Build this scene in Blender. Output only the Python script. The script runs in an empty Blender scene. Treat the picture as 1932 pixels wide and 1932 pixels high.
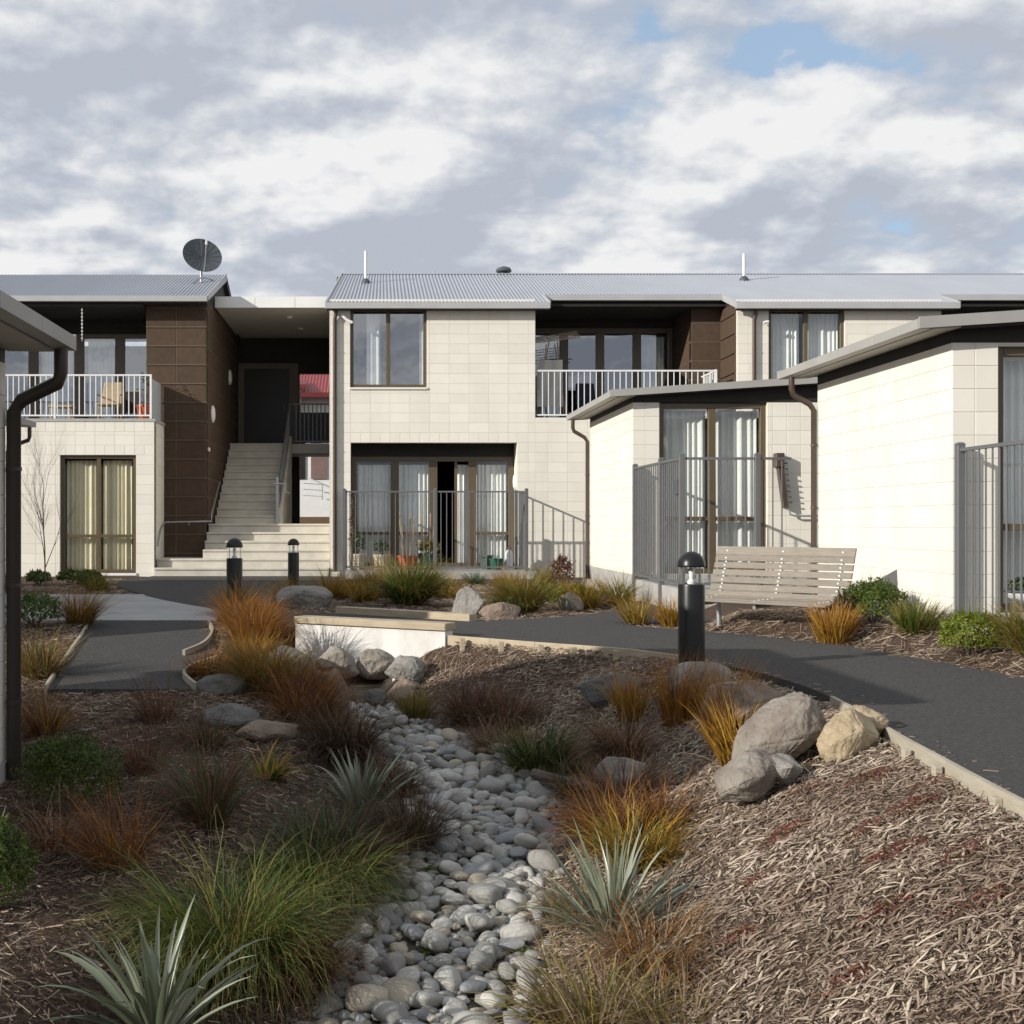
import bpy, bmesh, math, random
import numpy as np
from mathutils import Vector, Matrix, noise as mnoise

random.seed(7)
RNG = np.random.default_rng(11)
scene = bpy.context.scene
R = math.radians

# ------------------------------------------------------------------ camera
# +Y runs away from the viewer, the path level is z = 0
cam_d = bpy.data.cameras.new('camera')
cam = bpy.data.objects.new('camera', cam_d)
scene.collection.objects.link(cam)
cam.location = (0, 0, 1.07)
cam.rotation_euler = (R(90), 0, 0)
cam_d.sensor_width = 36
cam_d.lens = 36 * 2300 / 1932
cam_d.shift_x = 254 / 1932
cam_d.shift_y = 22 / 1932
cam_d.clip_start = 0.05
cam_d.clip_end = 3000
scene.camera = cam

# ------------------------------------------------------------------ light
SUN = Vector((1.0, 0.53, -0.43)).normalized()      # the way the light travels
sun_el = math.asin(-SUN.z)
sun_az = math.atan2(-SUN.x, -SUN.y)               # clockwise from +Y
ld = bpy.data.lights.new('sun', 'SUN')
ld.energy = 4.9
ld.angle = R(0.55)
ld.color = (1.0, 0.95, 0.87)
sun = bpy.data.objects.new('sun', ld)
scene.collection.objects.link(sun)
sun.rotation_euler = SUN.to_track_quat('-Z', 'Y').to_euler()

world = bpy.data.worlds.new('World')
scene.world = world
world.use_nodes = True
scene.view_settings.view_transform = 'Standard'
scene.view_settings.look = 'None'
scene.view_settings.exposure = 0.05
scene.view_settings.gamma = 1.0
scene.view_settings.use_curve_mapping = False
scene.cycles.max_bounces = 8
scene.cycles.transparent_max_bounces = 16


class NT:
    """tiny helper to wire shader nodes"""
    def __init__(self, tree):
        self.t = tree

    def n(self, kind, **kw):
        nd = self.t.nodes.new(kind)
        for k, v in kw.items():
            if k == 'inp':
                for i, val in v.items():
                    if isinstance(val, bpy.types.NodeSocket):
                        self.t.links.new(val, nd.inputs[i])
                    else:
                        nd.inputs[i].default_value = val
            else:
                setattr(nd, k, v)
        return nd

    def math(self, op, a, b=0.0, clamp=False):
        nd = self.n('ShaderNodeMath', operation=op, use_clamp=clamp)
        for i, val in enumerate((a, b)):
            if isinstance(val, bpy.types.NodeSocket):
                self.t.links.new(val, nd.inputs[i])
            else:
                nd.inputs[i].default_value = val
        return nd.outputs[0]

    def ramp(self, fac, stops, interp='LINEAR'):
        nd = self.n('ShaderNodeValToRGB')
        nd.color_ramp.interpolation = interp
        e = nd.color_ramp.elements
        while len(e) < len(stops):
            e.new(0.5)
        for el, (p, c) in zip(e, stops):
            el.position = p
            if isinstance(c, (int, float)):
                c = (c, c, c)
            el.color = (*c, 1)
        self.t.links.new(fac, nd.inputs[0])
        return nd.outputs[0]

    def mix(self, fac, a, b, blend='MIX'):
        nd = self.n('ShaderNodeMix', data_type='RGBA', blend_type=blend)
        for i, val in ((0, fac), (6, a), (7, b)):
            if isinstance(val, bpy.types.NodeSocket):
                self.t.links.new(val, nd.inputs[i])
            elif i == 0:
                nd.inputs[0].default_value = val
            else:
                nd.inputs[i].default_value = (*val, 1)
        return nd.outputs[2]


def build_world():
    t = world.node_tree
    t.nodes.clear()
    w = NT(t)
    out = w.n('ShaderNodeOutputWorld')
    bg = w.n('ShaderNodeBackground')
    bg.inputs[1].default_value = 0.1
    t.links.new(bg.outputs[0], out.inputs[0])
    sky = w.n('ShaderNodeTexSky', sky_type='NISHITA', sun_disc=False)
    sky.sun_elevation = sun_el
    sky.sun_rotation = sun_az
    sky.air_density = 1.0
    sky.dust_density = 0.6
    tc = w.n('ShaderNodeTexCoord')
    sep = w.n('ShaderNodeSeparateXYZ', inp={0: tc.outputs['Generated']})
    z = w.math('MAXIMUM', sep.outputs[2], 0.0)

    def layer(dz, scale, detail, seed, rough=0.55, dist=0.0, dx=0.0, off=0.34):
        zc = w.math('ADD', z, off + dz)
        px = w.math('ADD', w.math('DIVIDE', sep.outputs[0], zc), dx)
        py = w.math('DIVIDE', sep.outputs[1], zc)
        cv = w.n('ShaderNodeCombineXYZ', inp={0: px, 1: py, 2: seed})
        nz = w.n('ShaderNodeTexNoise', noise_dimensions='3D')
        nz.inputs['Scale'].default_value = scale
        nz.inputs['Detail'].default_value = detail
        nz.inputs['Roughness'].default_value = rough
        nz.inputs['Distortion'].default_value = dist
        t.links.new(cv.outputs[0], nz.inputs['Vector'])
        return nz.outputs[0]

    def density(dz, dx):
        a = layer(dz, 2.5, 10, SEED_A, dx=dx, rough=0.60, off=OFF)
        big = layer(dz, 1.15, 2, SEED_B, dx=dx, off=OFF)
        # rounded billows: creases where the noise crosses its mean
        b = layer(dz, 3.6, 4, SEED_B + 2.0, dx=dx, rough=0.5, off=OFF)
        pf = w.math('ABSOLUTE', w.math('SUBTRACT', b, 0.5))
        d = w.math('ADD', w.math('MULTIPLY', a, 0.52), w.math('MULTIPLY', big, 0.42))
        return w.math('ADD', d, w.math('MULTIPLY', pf, 0.46))
    dens = density(0, SHX)
    up = density(0.014, SHX - 0.012)
    up2 = density(0.060, SHX - 0.04)
    mask = w.ramp(dens, [(0.380, 0.0), (0.408, 0.75), (0.445, 1.0)], 'EASE')
    rim = w.math('MULTIPLY', w.math('SUBTRACT', dens, up), 7.0)
    body = w.math('MULTIPLY', w.math('SUBTRACT', dens, up2), 3.9)
    lit = w.math('ADD', w.math('ADD', rim, body), 0.40)
    lit = w.math('ADD', lit, w.math('MULTIPLY', w.math('SUBTRACT', dens, 0.5), -0.6), clamp=True)
    ccol = w.ramp(lit, [(0.0, (4.6, 5.0, 5.75)), (0.28, (5.3, 5.7, 6.4)), (0.52, (6.3, 6.55, 7.0)),
                        (0.78, (7.6, 7.7, 7.9)), (1.0, (8.5, 8.5, 8.55))])
    blue = w.mix(0.55, sky.outputs[0], (5.0, 6.7, 8.9))
    col = w.mix(mask, blue, ccol)
    # towards the horizon the air greys the deck a little
    hz = w.ramp(z, [(0.0, 0.45), (0.10, 0.15), (0.2, 0.0)])
    col = w.mix(hz, col, (5.9, 6.3, 6.9))
    t.links.new(col, bg.inputs[0])
SEED_A, SEED_B, OFF, SHX = 34.6, 65.3, 0.30, -0.38
build_world()

# ------------------------------------------------------------------ materials
MATS = {}


def principled(name):
    m = bpy.data.materials.new(name)
    m.use_nodes = True
    t = m.node_tree
    t.nodes.clear()
    w = NT(t)
    out = w.n('ShaderNodeOutputMaterial')
    p = w.n('ShaderNodeBsdfPrincipled')
    t.links.new(p.outputs[0], out.inputs[0])
    return m, w, p, out


def mat(name, c1, c2=None, scale=6.0, rough=0.7, bump=0.0, bscale=None, rnd=0.0, metal=0.0, detail=6,
        stretch=(1, 1, 1), spec=0.4, c3=None, bdist=0.01):
    """surface with noise-mottled colour, a per-object value shift and fine relief"""
    if name in MATS:
        return MATS[name]
    m, w, p, out = principled(name)
    t = w.t
    geo = w.n('ShaderNodeNewGeometry')
    mp = w.n('ShaderNodeMapping')
    mp.inputs['Scale'].default_value = stretch
    t.links.new(geo.outputs['Position'], mp.inputs[0])
    nz = w.n('ShaderNodeTexNoise')
    nz.inputs['Scale'].default_value = scale
    nz.inputs['Detail'].default_value = detail
    nz.inputs['Roughness'].default_value = 0.62
    t.links.new(mp.outputs[0], nz.inputs['Vector'])
    c2 = c2 or tuple(x * 0.8 for x in c1)
    stops = [(0.3, c2), (0.7, c1)] if c3 is None else [(0.28, c2), (0.5, c1), (0.74, c3)]
    col = w.ramp(nz.outputs[0], stops)
    if rnd:
        oi = w.n('ShaderNodeObjectInfo')
        f = w.math('ADD', w.math('MULTIPLY', oi.outputs['Random'], 2 * rnd), 1 - rnd)
        hs = w.n('ShaderNodeHueSaturation')
        t.links.new(f, hs.inputs['Value'])
        t.links.new(col, hs.inputs['Color'])
        col = hs.outputs[0]
    t.links.new(col, p.inputs['Base Color'])
    p.inputs['Roughness'].default_value = rough
    p.inputs['Metallic'].default_value = metal
    p.inputs['Specular IOR Level'].default_value = spec
    if bump:
        nb = w.n('ShaderNodeTexNoise')
        nb.inputs['Scale'].default_value = bscale or scale * 6
        nb.inputs['Detail'].default_value = 5
        t.links.new(mp.outputs[0], nb.inputs['Vector'])
        b = w.n('ShaderNodeBump')
        b.inputs['Strength'].default_value = bump
        b.inputs['Distance'].default_value = bdist
        t.links.new(nb.outputs[0], b.inputs['Height'])
        t.links.new(b.outputs[0], p.inputs['Normal'])
    MATS[name] = m
    return m


def leaf_mat(name, stops, rough=0.5, trans=0.25, spec=0.3, tip=None):
    """foliage: colour from the per-blade attribute 'rnd', tip colour from 't'"""
    m, w, p, out = principled(name)
    t = w.t
    at = w.n('ShaderNodeAttribute', attribute_name='rnd')
    col = w.ramp(at.outputs['Fac'], stops)
    if tip:
        a2 = w.n('ShaderNodeAttribute', attribute_name='t')
        f = w.ramp(a2.outputs['Fac'], [(0.55, 0.0), (1.0, 0.75)])
        col = w.mix(f, col, tip)
    t.links.new(col, p.inputs['Base Color'])
    p.inputs['Roughness'].default_value = rough
    p.inputs['Specular IOR Level'].default_value = spec
    tr = w.n('ShaderNodeBsdfTranslucent')
    t.links.new(col, tr.inputs[0])
    mx = w.n('ShaderNodeMixShader')
    mx.inputs[0].default_value = trans
    t.links.new(p.outputs[0], mx.inputs[1])
    t.links.new(tr.outputs[0], mx.inputs[2])
    t.links.new(mx.outputs[0], out.inputs[0])
    MATS[name] = m
    return m


def glass_mat(name, refl=0.2, tint=(0.86, 0.9, 0.9)):
    m = bpy.data.materials.new(name)
    m.use_nodes = True
    t = m.node_tree
    t.nodes.clear()
    w = NT(t)
    out = w.n('ShaderNodeOutputMaterial')
    tr = w.n('ShaderNodeBsdfTransparent')
    tr.inputs[0].default_value = (*tint, 1)
    gl = w.n('ShaderNodeBsdfGlossy')
    gl.inputs[0].default_value = (0.92, 0.95, 1, 1)
    gl.inputs['Roughness'].default_value = 0.01
    nz = w.n('ShaderNodeTexNoise')
    nz.inputs['Scale'].default_value = 1.6
    geo = w.n('ShaderNodeNewGeometry')
    t.links.new(geo.outputs['Position'], nz.inputs['Vector'])
    b = w.n('ShaderNodeBump')
    b.inputs['Strength'].default_value = 0.12
    b.inputs['Distance'].default_value = 0.02
    t.links.new(nz.outputs[0], b.inputs['Height'])
    t.links.new(b.outputs[0], gl.inputs['Normal'])
    fr = w.n('ShaderNodeFresnel')
    fr.inputs[0].default_value = 1.45
    f = w.math('ADD', fr.outputs[0], refl, clamp=True)
    # the pane is a thin sheet: only its outer skin reflects
    f = w.math('MULTIPLY', f, w.math('SUBTRACT', 1.0, geo.outputs['Backfacing']))
    mx = w.n('ShaderNodeMixShader')
    t.links.new(f, mx.inputs[0])
    t.links.new(tr.outputs[0], mx.inputs[1])
    t.links.new(gl.outputs[0], mx.inputs[2])
    t.links.new(mx.outputs[0], out.inputs[0])
    MATS[name] = m
    return m


CREAM = mat('cream_block', (0.785, 0.747, 0.662), (0.725, 0.686, 0.602), 2.2, 0.85, 0.25, 160, rnd=0.035, stretch=(1, 1, .35), spec=0.2, bdist=0.004)
MORTAR = mat('mortar', (0.70, 0.66, 0.58), (0.63, 0.59, 0.51), 9, 0.95, spec=0.1)
BROWN = mat('brown_block', (0.096, 0.064, 0.044), (0.074, 0.049, 0.033), 7, 0.85, 0.5, 90, rnd=0.06, spec=0.2)
BROWN_J = mat('brown_joint', (0.135, 0.098, 0.074), (0.11, 0.078, 0.058), 9, 0.9)
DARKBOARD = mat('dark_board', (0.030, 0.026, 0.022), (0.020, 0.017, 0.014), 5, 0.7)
FRAME = mat('bronze_frame', (0.115, 0.085, 0.048), (0.10, 0.073, 0.04), 4, 0.38, spec=0.5)
ROOF = mat('grey_roof', (0.32, 0.338, 0.38), (0.285, 0.30, 0.34), 1.2, 0.42, stretch=(1, 0.3, 1), spec=0.5)
FLASH = mat('grey_flashing', (0.44, 0.44, 0.44), (0.38, 0.38, 0.38), 2.0, 0.45)
FASCIA = mat('stone_fascia', (0.36, 0.35, 0.325), (0.31, 0.30, 0.28), 2.2, 0.5)
SOFFIT = mat('pale_soffit', (0.46, 0.435, 0.38), (0.40, 0.38, 0.335), 2, 0.8)
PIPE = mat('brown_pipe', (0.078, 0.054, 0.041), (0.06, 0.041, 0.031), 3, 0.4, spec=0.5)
PIPE_SHADE = mat('brown_pipe_shade', (0.040, 0.032, 0.026), (0.028, 0.023, 0.019), 3, 0.4, spec=0.5)  # brown pipe again, with the left unit's shade put into its colour
GREYMETAL = mat('grey_fence', (0.135, 0.137, 0.142), (0.115, 0.116, 0.12), 6, 0.45, spec=0.5)
WHITEMETAL = mat('white_rail', (0.78, 0.78, 0.78), (0.70, 0.70, 0.70), 6, 0.4, spec=0.5)
GALV = mat('galvanised', (0.48, 0.49, 0.50), (0.36, 0.37, 0.38), 14, 0.38, metal=0.7)
STEP = mat('step_concrete', (0.60, 0.565, 0.49), (0.47, 0.44, 0.375), 3.5, 0.9, 0.4, 60)
CONC = mat('concrete', (0.37, 0.37, 0.36), (0.28, 0.28, 0.275), 1.4, 0.9, 0.4, 70)
PLINTH = mat('plinth', (0.42, 0.41, 0.385), (0.33, 0.32, 0.30), 3, 0.9, 0.4, 50)
ASPH = mat('asphalt', (0.076, 0.073, 0.071), (0.050, 0.048, 0.047), 48, 0.95, 0.7, 240, c3=(0.125, 0.12, 0.114), spec=0.12, detail=6)
TIMBER = mat('pale_timber', (0.46, 0.385, 0.27), (0.33, 0.27, 0.185), 5, 0.75, 0.3, 40, stretch=(1, 1, 6))
TIMBER_G = mat('grey_timber', (0.44, 0.40, 0.32), (0.33, 0.29, 0.22), 5, 0.8, 0.3, 40, stretch=(1, 1, 6))
BENCHW = mat('bench_wood', (0.265, 0.232, 0.192), (0.195, 0.168, 0.137), 5, 0.75, 0.3, 30, rnd=0.10, stretch=(2, 2, 14))
BLACK = mat('black_enamel', (0.011, 0.011, 0.012), (0.008, 0.008, 0.009), 8, 0.34, spec=0.35)
WHITE = mat('white_paint', (0.78, 0.78, 0.76), (0.72, 0.72, 0.70), 4, 0.5)
WHITEWASH = mat('white_render', (0.76, 0.745, 0.715), (0.50, 0.48, 0.445), 3.4, 0.85, 0.3, 40, stretch=(1, 1, 0.4))
CURTAIN = mat('white_curtain', (0.82, 0.83, 0.81), (0.75, 0.76, 0.74), 3, 0.9, spec=0.1)
CURTAIN_Y = mat('straw_curtain', (0.80, 0.735, 0.54), (0.72, 0.65, 0.46), 3, 0.9, spec=0.1)
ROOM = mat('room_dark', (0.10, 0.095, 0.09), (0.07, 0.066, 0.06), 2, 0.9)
DOORDK = mat('dark_door', (0.022, 0.020, 0.018), (0.016, 0.014, 0.013), 3, 0.45)
REDROOF = mat('red_roof', (0.30, 0.045, 0.045), (0.24, 0.035, 0.036), 2, 0.45)
REDTRIM = mat('red_trim', (0.16, 0.022, 0.020), (0.13, 0.018, 0.016), 2, 0.5)
MAUVE = mat('mauve_panel', (0.22, 0.14, 0.13), (0.18, 0.115, 0.105), 3, 0.7)
TERRA = mat('terracotta', (0.52, 0.115, 0.045), (0.42, 0.09, 0.035), 7, 0.7)
POTGREEN = mat('green_plastic', (0.018, 0.15, 0.085), (0.014, 0.12, 0.07), 6, 0.4)
POTDARK = mat('dark_green_pot', (0.016, 0.055, 0.05), (0.012, 0.04, 0.037), 6, 0.4)
POTCREAM = mat('cream_basket', (0.55, 0.50, 0.38), (0.40, 0.35, 0.25), 16, 0.8, 0.5, 60)
CANE = mat('cane', (0.46, 0.34, 0.20), (0.33, 0.24, 0.14), 10, 0.7)
SOIL = mat('soil', (0.035, 0.026, 0.020), None, 30, 1.0)
DISH = mat('dish_grey', (0.085, 0.095, 0.105), (0.065, 0.073, 0.082), 6, 0.5)
BARK = mat('bark', (0.16, 0.13, 0.105), (0.10, 0.08, 0.065), 20, 0.9, 0.4, 60)
CLOTH = mat('pale_cloth', (0.62, 0.60, 0.55), (0.55, 0.53, 0.48), 5, 0.9)
NAVY = mat('navy_cloth', (0.025, 0.03, 0.06), None, 5, 0.9)
FROST = mat('frosted_panel', (0.52, 0.56, 0.60), (0.46, 0.50, 0.54), 2, 0.35)
LAMPW = mat('lamp_opal', (0.82, 0.82, 0.80), (0.78, 0.78, 0.76), 3, 0.3)
GLASS = glass_mat('window_glass', 0.06, (.965,.975,.97))
GLASS_M = glass_mat('mirror_window_glass', 0.26, (.95,.965,.97))
CLEAR = glass_mat('lamp_glass', 0.06, (0.97, 0.975, 0.975))

# ------------------------------------------------------------------ helpers
COL = scene.collection
WPOS = {}


def tag(o, label=None, cat=None, group=None, kind=None):
    for k, v in (('label', label), ('category', cat), ('group', group), ('kind', kind)):
        if v:
            o[k] = v
    return o


def link(o, parent=None, wpos=(0, 0, 0)):
    """link o so that its origin stands at the world point wpos"""
    COL.objects.link(o)
    wpos = Vector(wpos)
    if parent is not None:
        o.parent = parent
        o.location = wpos - WPOS[parent.name]
    else:
        o.location = wpos
    WPOS[o.name] = wpos
    return o


def thing(name, label, cat, loc, group=None):
    o = bpy.data.objects.new(name, None)
    o.empty_display_size = 0.1
    link(o, None, loc)
    return tag(o, label, cat, group)


class MB:
    """collects shapes, in world coordinates, for one mesh"""
    def __init__(self):
        self.v, self.f = [], []

    def add(self, vs, fs):
        n = len(self.v)
        self.v += [tuple(p) for p in vs]
        self.f += [tuple(i + n for i in f) for f in fs]
        return self

    def box(self, x0, x1, y0, y1, z0, z1):
        v = [(x0, y0, z0), (x1, y0, z0), (x1, y1, z0), (x0, y1, z0),
             (x0, y0, z1), (x1, y0, z1), (x1, y1, z1), (x0, y1, z1)]
        return self.add(v, [(3, 2, 1, 0), (4, 5, 6, 7), (0, 1, 5, 4), (1, 2, 6, 5), (2, 3, 7, 6), (3, 0, 4, 7)])

    def hexa(self, lo, hi):
        """eight corners: lower ring of four, upper ring of four"""
        return self.add(list(lo) + list(hi), [(3, 2, 1, 0), (4, 5, 6, 7), (0, 1, 5, 4), (1, 2, 6, 5), (2, 3, 7, 6), (3, 0, 4, 7)])

    def tube(self, pts, r, n=8, caps=True):
        pts = [Vector(p) for p in pts]
        rs = r if isinstance(r, (list, tuple)) else [r] * len(pts)
        up = Vector((0, 0, 1))
        vs, fs = [], []
        prev = None
        for i, p in enumerate(pts):
            a = pts[max(i - 1, 0)]
            b = pts[min(i + 1, len(pts) - 1)]
            d = (b - a).normalized()
            if prev is None:
                s = d.cross(up)
                if s.length < 1e-3:
                    s = Vector((1, 0, 0))
            else:
                s = prev - d * prev.dot(d)
            s.normalize()
            prev = s
            q = d.cross(s)
            for k in range(n):
                an = 2 * math.pi * k / n
                vs.append(p + (s * math.cos(an) + q * math.sin(an)) * rs[i])
        for i in range(len(pts) - 1):
            for k in range(n):
                k2 = (k + 1) % n
                fs.append((i * n + k, i * n + k2, (i + 1) * n + k2, (i + 1) * n + k))
        if caps:
            fs.append(tuple(range(n - 1, -1, -1)))
            m = (len(pts) - 1) * n
            fs.append(tuple(range(m, m + n)))
        return self.add(vs, fs)

    def lathe(self, prof, c, n=20):
        """prof: list of (radius, z) going up"""
        vs, fs = [], []
        for r, z in prof:
            for k in range(n):
                a = 2 * math.pi * k / n
                vs.append((c[0] + r * math.cos(a), c[1] + r * math.sin(a), c[2] + z))
        for i in range(len(prof) - 1):
            for k in range(n):
                k2 = (k + 1) % n
                fs.append((i * n + k, i * n + k2, (i + 1) * n + k2, (i + 1) * n + k))
        fs.append(tuple(range(n - 1, -1, -1)))
        m = (len(prof) - 1) * n
        fs.append(tuple(range(m, m + n)))
        return self.add(vs, fs)

    def prism(self, poly, z0, z1):
        n = len(poly)
        v = [(x, y, z0) for x, y in poly] + [(x, y, z1) for x, y in poly]
        f = [tuple(range(n - 1, -1, -1)), tuple(range(n, 2 * n))]
        f += [(i, (i + 1) % n, n + (i + 1) % n, n + i) for i in range(n)]
        return self.add(v, f)

    def build(self, name, m, parent=None, smooth=False, origin=None, bevel=0.0):
        if origin is None:
            if parent is not None:
                origin = WPOS[parent.name]
            else:
                xs = np.array(self.v)
                origin = Vector(((xs[:, 0].min() + xs[:, 0].max()) / 2, (xs[:, 1].min() + xs[:, 1].max()) / 2, xs[:, 2].min()))
        origin = Vector(origin)
        me = bpy.data.meshes.new(name)
        me.from_pydata([tuple(Vector(p) - origin) for p in self.v], [], self.f)
        bm = bmesh.new()
        bm.from_mesh(me)
        bmesh.ops.recalc_face_normals(bm, faces=bm.faces)
        if bevel:
            bmesh.ops.bevel(bm, geom=[e for e in bm.edges if len(e.link_faces) == 2 and e.calc_face_angle(0) > 0.6],
                            offset=bevel, segments=1, affect='EDGES', clamp_overlap=True)
        bm.to_mesh(me)
        bm.free()
        if smooth:
            for p in me.polygons:
                p.use_smooth = True
            try:
                me.set_sharp_from_angle(angle=R(40))
            except Exception:
                pass
        me.materials.append(m)
        return link(bpy.data.objects.new(name, me), parent, origin)


def fast_mesh(name, V, Q, m, attrs=None, smooth=False):
    me = bpy.data.meshes.new(name)
    V = np.asarray(V, dtype=np.float32)
    Q = np.asarray(Q, dtype=np.int32)
    k = Q.shape[1]
    me.vertices.add(len(V))
    me.vertices.foreach_set('co', V.ravel())
    me.loops.add(Q.size)
    me.loops.foreach_set('vertex_index', Q.ravel())
    me.polygons.add(len(Q))
    me.polygons.foreach_set('loop_start', np.arange(0, Q.size, k, dtype=np.int32))
    me.polygons.foreach_set('loop_total', np.full(len(Q), k, dtype=np.int32))
    if smooth:
        me.polygons.foreach_set('use_smooth', np.ones(len(Q), dtype=bool))
    for an, val in (attrs or {}).items():
        at = me.attributes.new(an, 'FLOAT', 'POINT')
        at.data.foreach_set('value', np.asarray(val, dtype=np.float32))
    me.update(calc_edges=True)
    me.materials.append(m)
    return me


def copy_tree(o, parent=None, dloc=(0, 0, 0)):
    c = o.copy()
    COL.objects.link(c)
    c.parent = parent
    if parent is None:
        c.location = o.location + Vector(dloc)
    for ch in o.children:
        copy_tree(ch, c)
    return c


def sst(a, b, x):
    t = np.clip((np.asarray(x, dtype=float) - a) / (b - a), 0, 1)
    return t * t * (3 - 2 * t)


def inpoly(x, y, poly):
    x = np.asarray(x, dtype=float)
    y = np.asarray(y, dtype=float)
    r = np.zeros(x.shape, dtype=bool)
    n = len(poly)
    for i in range(n):
        x1, y1 = poly[i]
        x2, y2 = poly[(i + 1) % n]
        c = ((y1 > y) != (y2 > y))
        with np.errstate(divide='ignore', invalid='ignore'):
            xi = (x2 - x1) * (y - y1) / (y2 - y1 + 1e-12) + x1
        r ^= c & (x < xi)
    return r


def spline(pts, k=5):
    """Catmull-Rom through 2-D points"""
    out = []
    n = len(pts)
    for i in range(n - 1):
        p0, p1, p2, p3 = (np.array(pts[max(i - 1, 0)]), np.array(pts[i]), np.array(pts[i + 1]), np.array(pts[min(i + 2, n - 1)]))
        for j in range(k):
            t = j / k
            out.append(tuple(0.5 * (2 * p1 + (p2 - p0) * t + (2 * p0 - 5 * p1 + 4 * p2 - p3) * t * t + (3 * p1 - p0 - 3 * p2 + p3) * t ** 3)))
    out.append(tuple(pts[-1]))
    return out


# ------------------------------------------------------------------ the lie of the land
SY = np.array([1.0, 3.0, 4.55, 5.6, 6.8, 8.4, 9.05, 9.9, 10.7, 12.0])
SXL = np.array([-.75, -.50, -.26, -.10, .24, .23, .10, -.10, -.28, -.32])
SXR = np.array([.26, .38, .50, .70, .94, 1.16, .74, .28, .04, .02])
EY = np.array([1.0, 3.0, 4.6, 6.0, 7.5, 8.5, 9.4, 10.0, 10.6, 11.2, 12.0])
EX = np.array([2.25, 2.35, 2.43, 2.58, 2.74, 2.68, 2.42, 2.08, 1.36, .64, .3])
PY = np.array([1.0, 5.0, 8.2, 10.0, 11.2, 12.1, 13.0, 16.0])
PX = np.array([5.1, 4.85, 4.40, 4.15, 3.75, 3.1, 3.3, 3.7])
WALL_A, WALL_B = np.array([.63, 11.2]), np.array([-.80, 12.08])      # culvert head wall
wd = (WALL_B - WALL_A) / np.linalg.norm(WALL_B - WALL_A)
wn = np.array([-wd[1], wd[0]])
if wn[1] < 0:
    wn = -wn


def bed_z(y):
    return np.interp(y, [1, 4.5, 10.6, 12], [-.95, -.86, -.50, -.48])


def terrain(x, y):
    x = np.asarray(x, dtype=float)
    y = np.asarray(y, dtype=float)
    yc = np.clip(y, 1, 12)
    xl = np.interp(yc, SY, SXL)
    xr = np.interp(yc, SY, SXR)
    xe = np.maximum(np.interp(yc, EY, EX), xr + 0.3)
    zs = bed_z(yc)
    zl = np.interp(y, [8.0, 9.7, 12.6], [-.50, -.29, 0.0])
    zr = -0.02
    tr = np.clip((x - xr) / (xe - xr), 0, 1)
    hr = zs + (zr - zs) * (0.35 * tr + 0.65 * (tr * tr * (3 - 2 * tr)))
    bl = np.interp(y, [3, 9, 11.5], [1.05, 1.0, .9])
    tl = np.clip((xl - x) / bl, 0, 1)
    hl = zs + (zl - zs) * (0.25 * tl + 0.75 * (tl * tl * (3 - 2 * tl)))
    h = np.where(x > xr, hr, np.where(x < xl, hl, zs))
    # behind the culvert wall the channel runs underground
    dd = (x - WALL_A[0]) * wn[0] + (y - WALL_A[1]) * wn[1]
    up = sst(0.95, 1.1, dd) * sst(9.0, 11.0, y + 0 * x)
    h = h + (np.maximum(zl, -0.02) * (x < 0.7) + zr * (x >= 0.7) - h) * up
    # ground lifts a little beyond the right-hand path and falls off where nobody looks
    rise = 0.17 * sst(0.05, 0.7, x - np.interp(np.clip(y, 1, 16), PY, PX)) * (1 - sst(16, 20, y))
    h = np.where(y < 22, h + rise, h)
    h = h + 1.02 * sst(31, 34, y)
    h = h - 0.07 * inpoly(x, y, LPATH)
    return h


def bumpy(x, y):
    """uneven mulch, added where there is no paving"""
    o = np.zeros(np.shape(x))
    it = np.nditer([x, y, o], op_flags=[['readonly'], ['readonly'], ['writeonly']])
    for a, b, c in it:
        c[...] = mnoise.fractal(Vector((float(a) * 1.7, float(b) * 1.7, 0.3)), 1.0, 2.0, 4)
    return o * 0.035


PATH = (spline([(2.20, -3), (2.25, 1.0), (2.35, 3), (2.43, 4.6), (2.58, 6.0), (2.74, 7.5), (2.68, 8.5), (2.42, 9.4), (2.08, 10.0), (1.36, 10.6), (.66, 11.24)])
        + [(-.72, 12.10)] + spline([(-1.3, 12.75), (-1.75, 13.3)]) + [(-1.85, 14.6)]
        + spline([(-1.2, 14.35), (-.42, 14.2), (.3, 13.65), (1.0, 13.2), (1.7, 13.45), (2.35, 13.95), (3.0, 15.0), (3.42, 16.5)])
        + [(3.56, 16.5), (3.56, 14.36), (4.9, 14.36), (4.9, 13.1)]
        + spline([(3.4, 12.95), (2.62, 12.62), (3.0, 12.05), (3.6, 11.3), (4.05, 10.2), (4.40, 8.2), (4.75, 5.0), (5.0, 1.0), (5.1, -3)]))
LPATH = [(-3.10, 13.32), (-1.80, 13.32), (-1.66, 12.7), (-1.62, 12.0), (-1.50, 11.4), (-1.62, 10.9), (-1.66, 10.4), (-1.48, 9.72), (-2.62, 9.72)]
CONCRETE = [(-9, 13.30), (-1.74, 13.30), (-1.86, 14.62), (-2.05, 15.1), (-2.5, 15.9), (-3.0, 16.9), (-3.35, 17.7), (-3.5, 18.2), (-9, 18.2)]
ASPHALT = [(-1.86, 14.62), (-2.05, 15.1), (-2.5, 15.9), (-3.0, 16.9), (-3.35, 17.7), (-3.5, 18.2), (-4.35, 20.5), (-4.75, 22.6), (-4.52, 24.72), (-.6, 24.72), (-.6, 23.3), (3.0, 23.3), (5, 23.6), (5, 22.4), (3.2, 22.0),
           (1.0, 21.6), (-.6, 20.6), (-1.05, 18.6), (-1.2, 16.5), (-1.15, 15.0), (-1.3, 14.6)]


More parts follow.
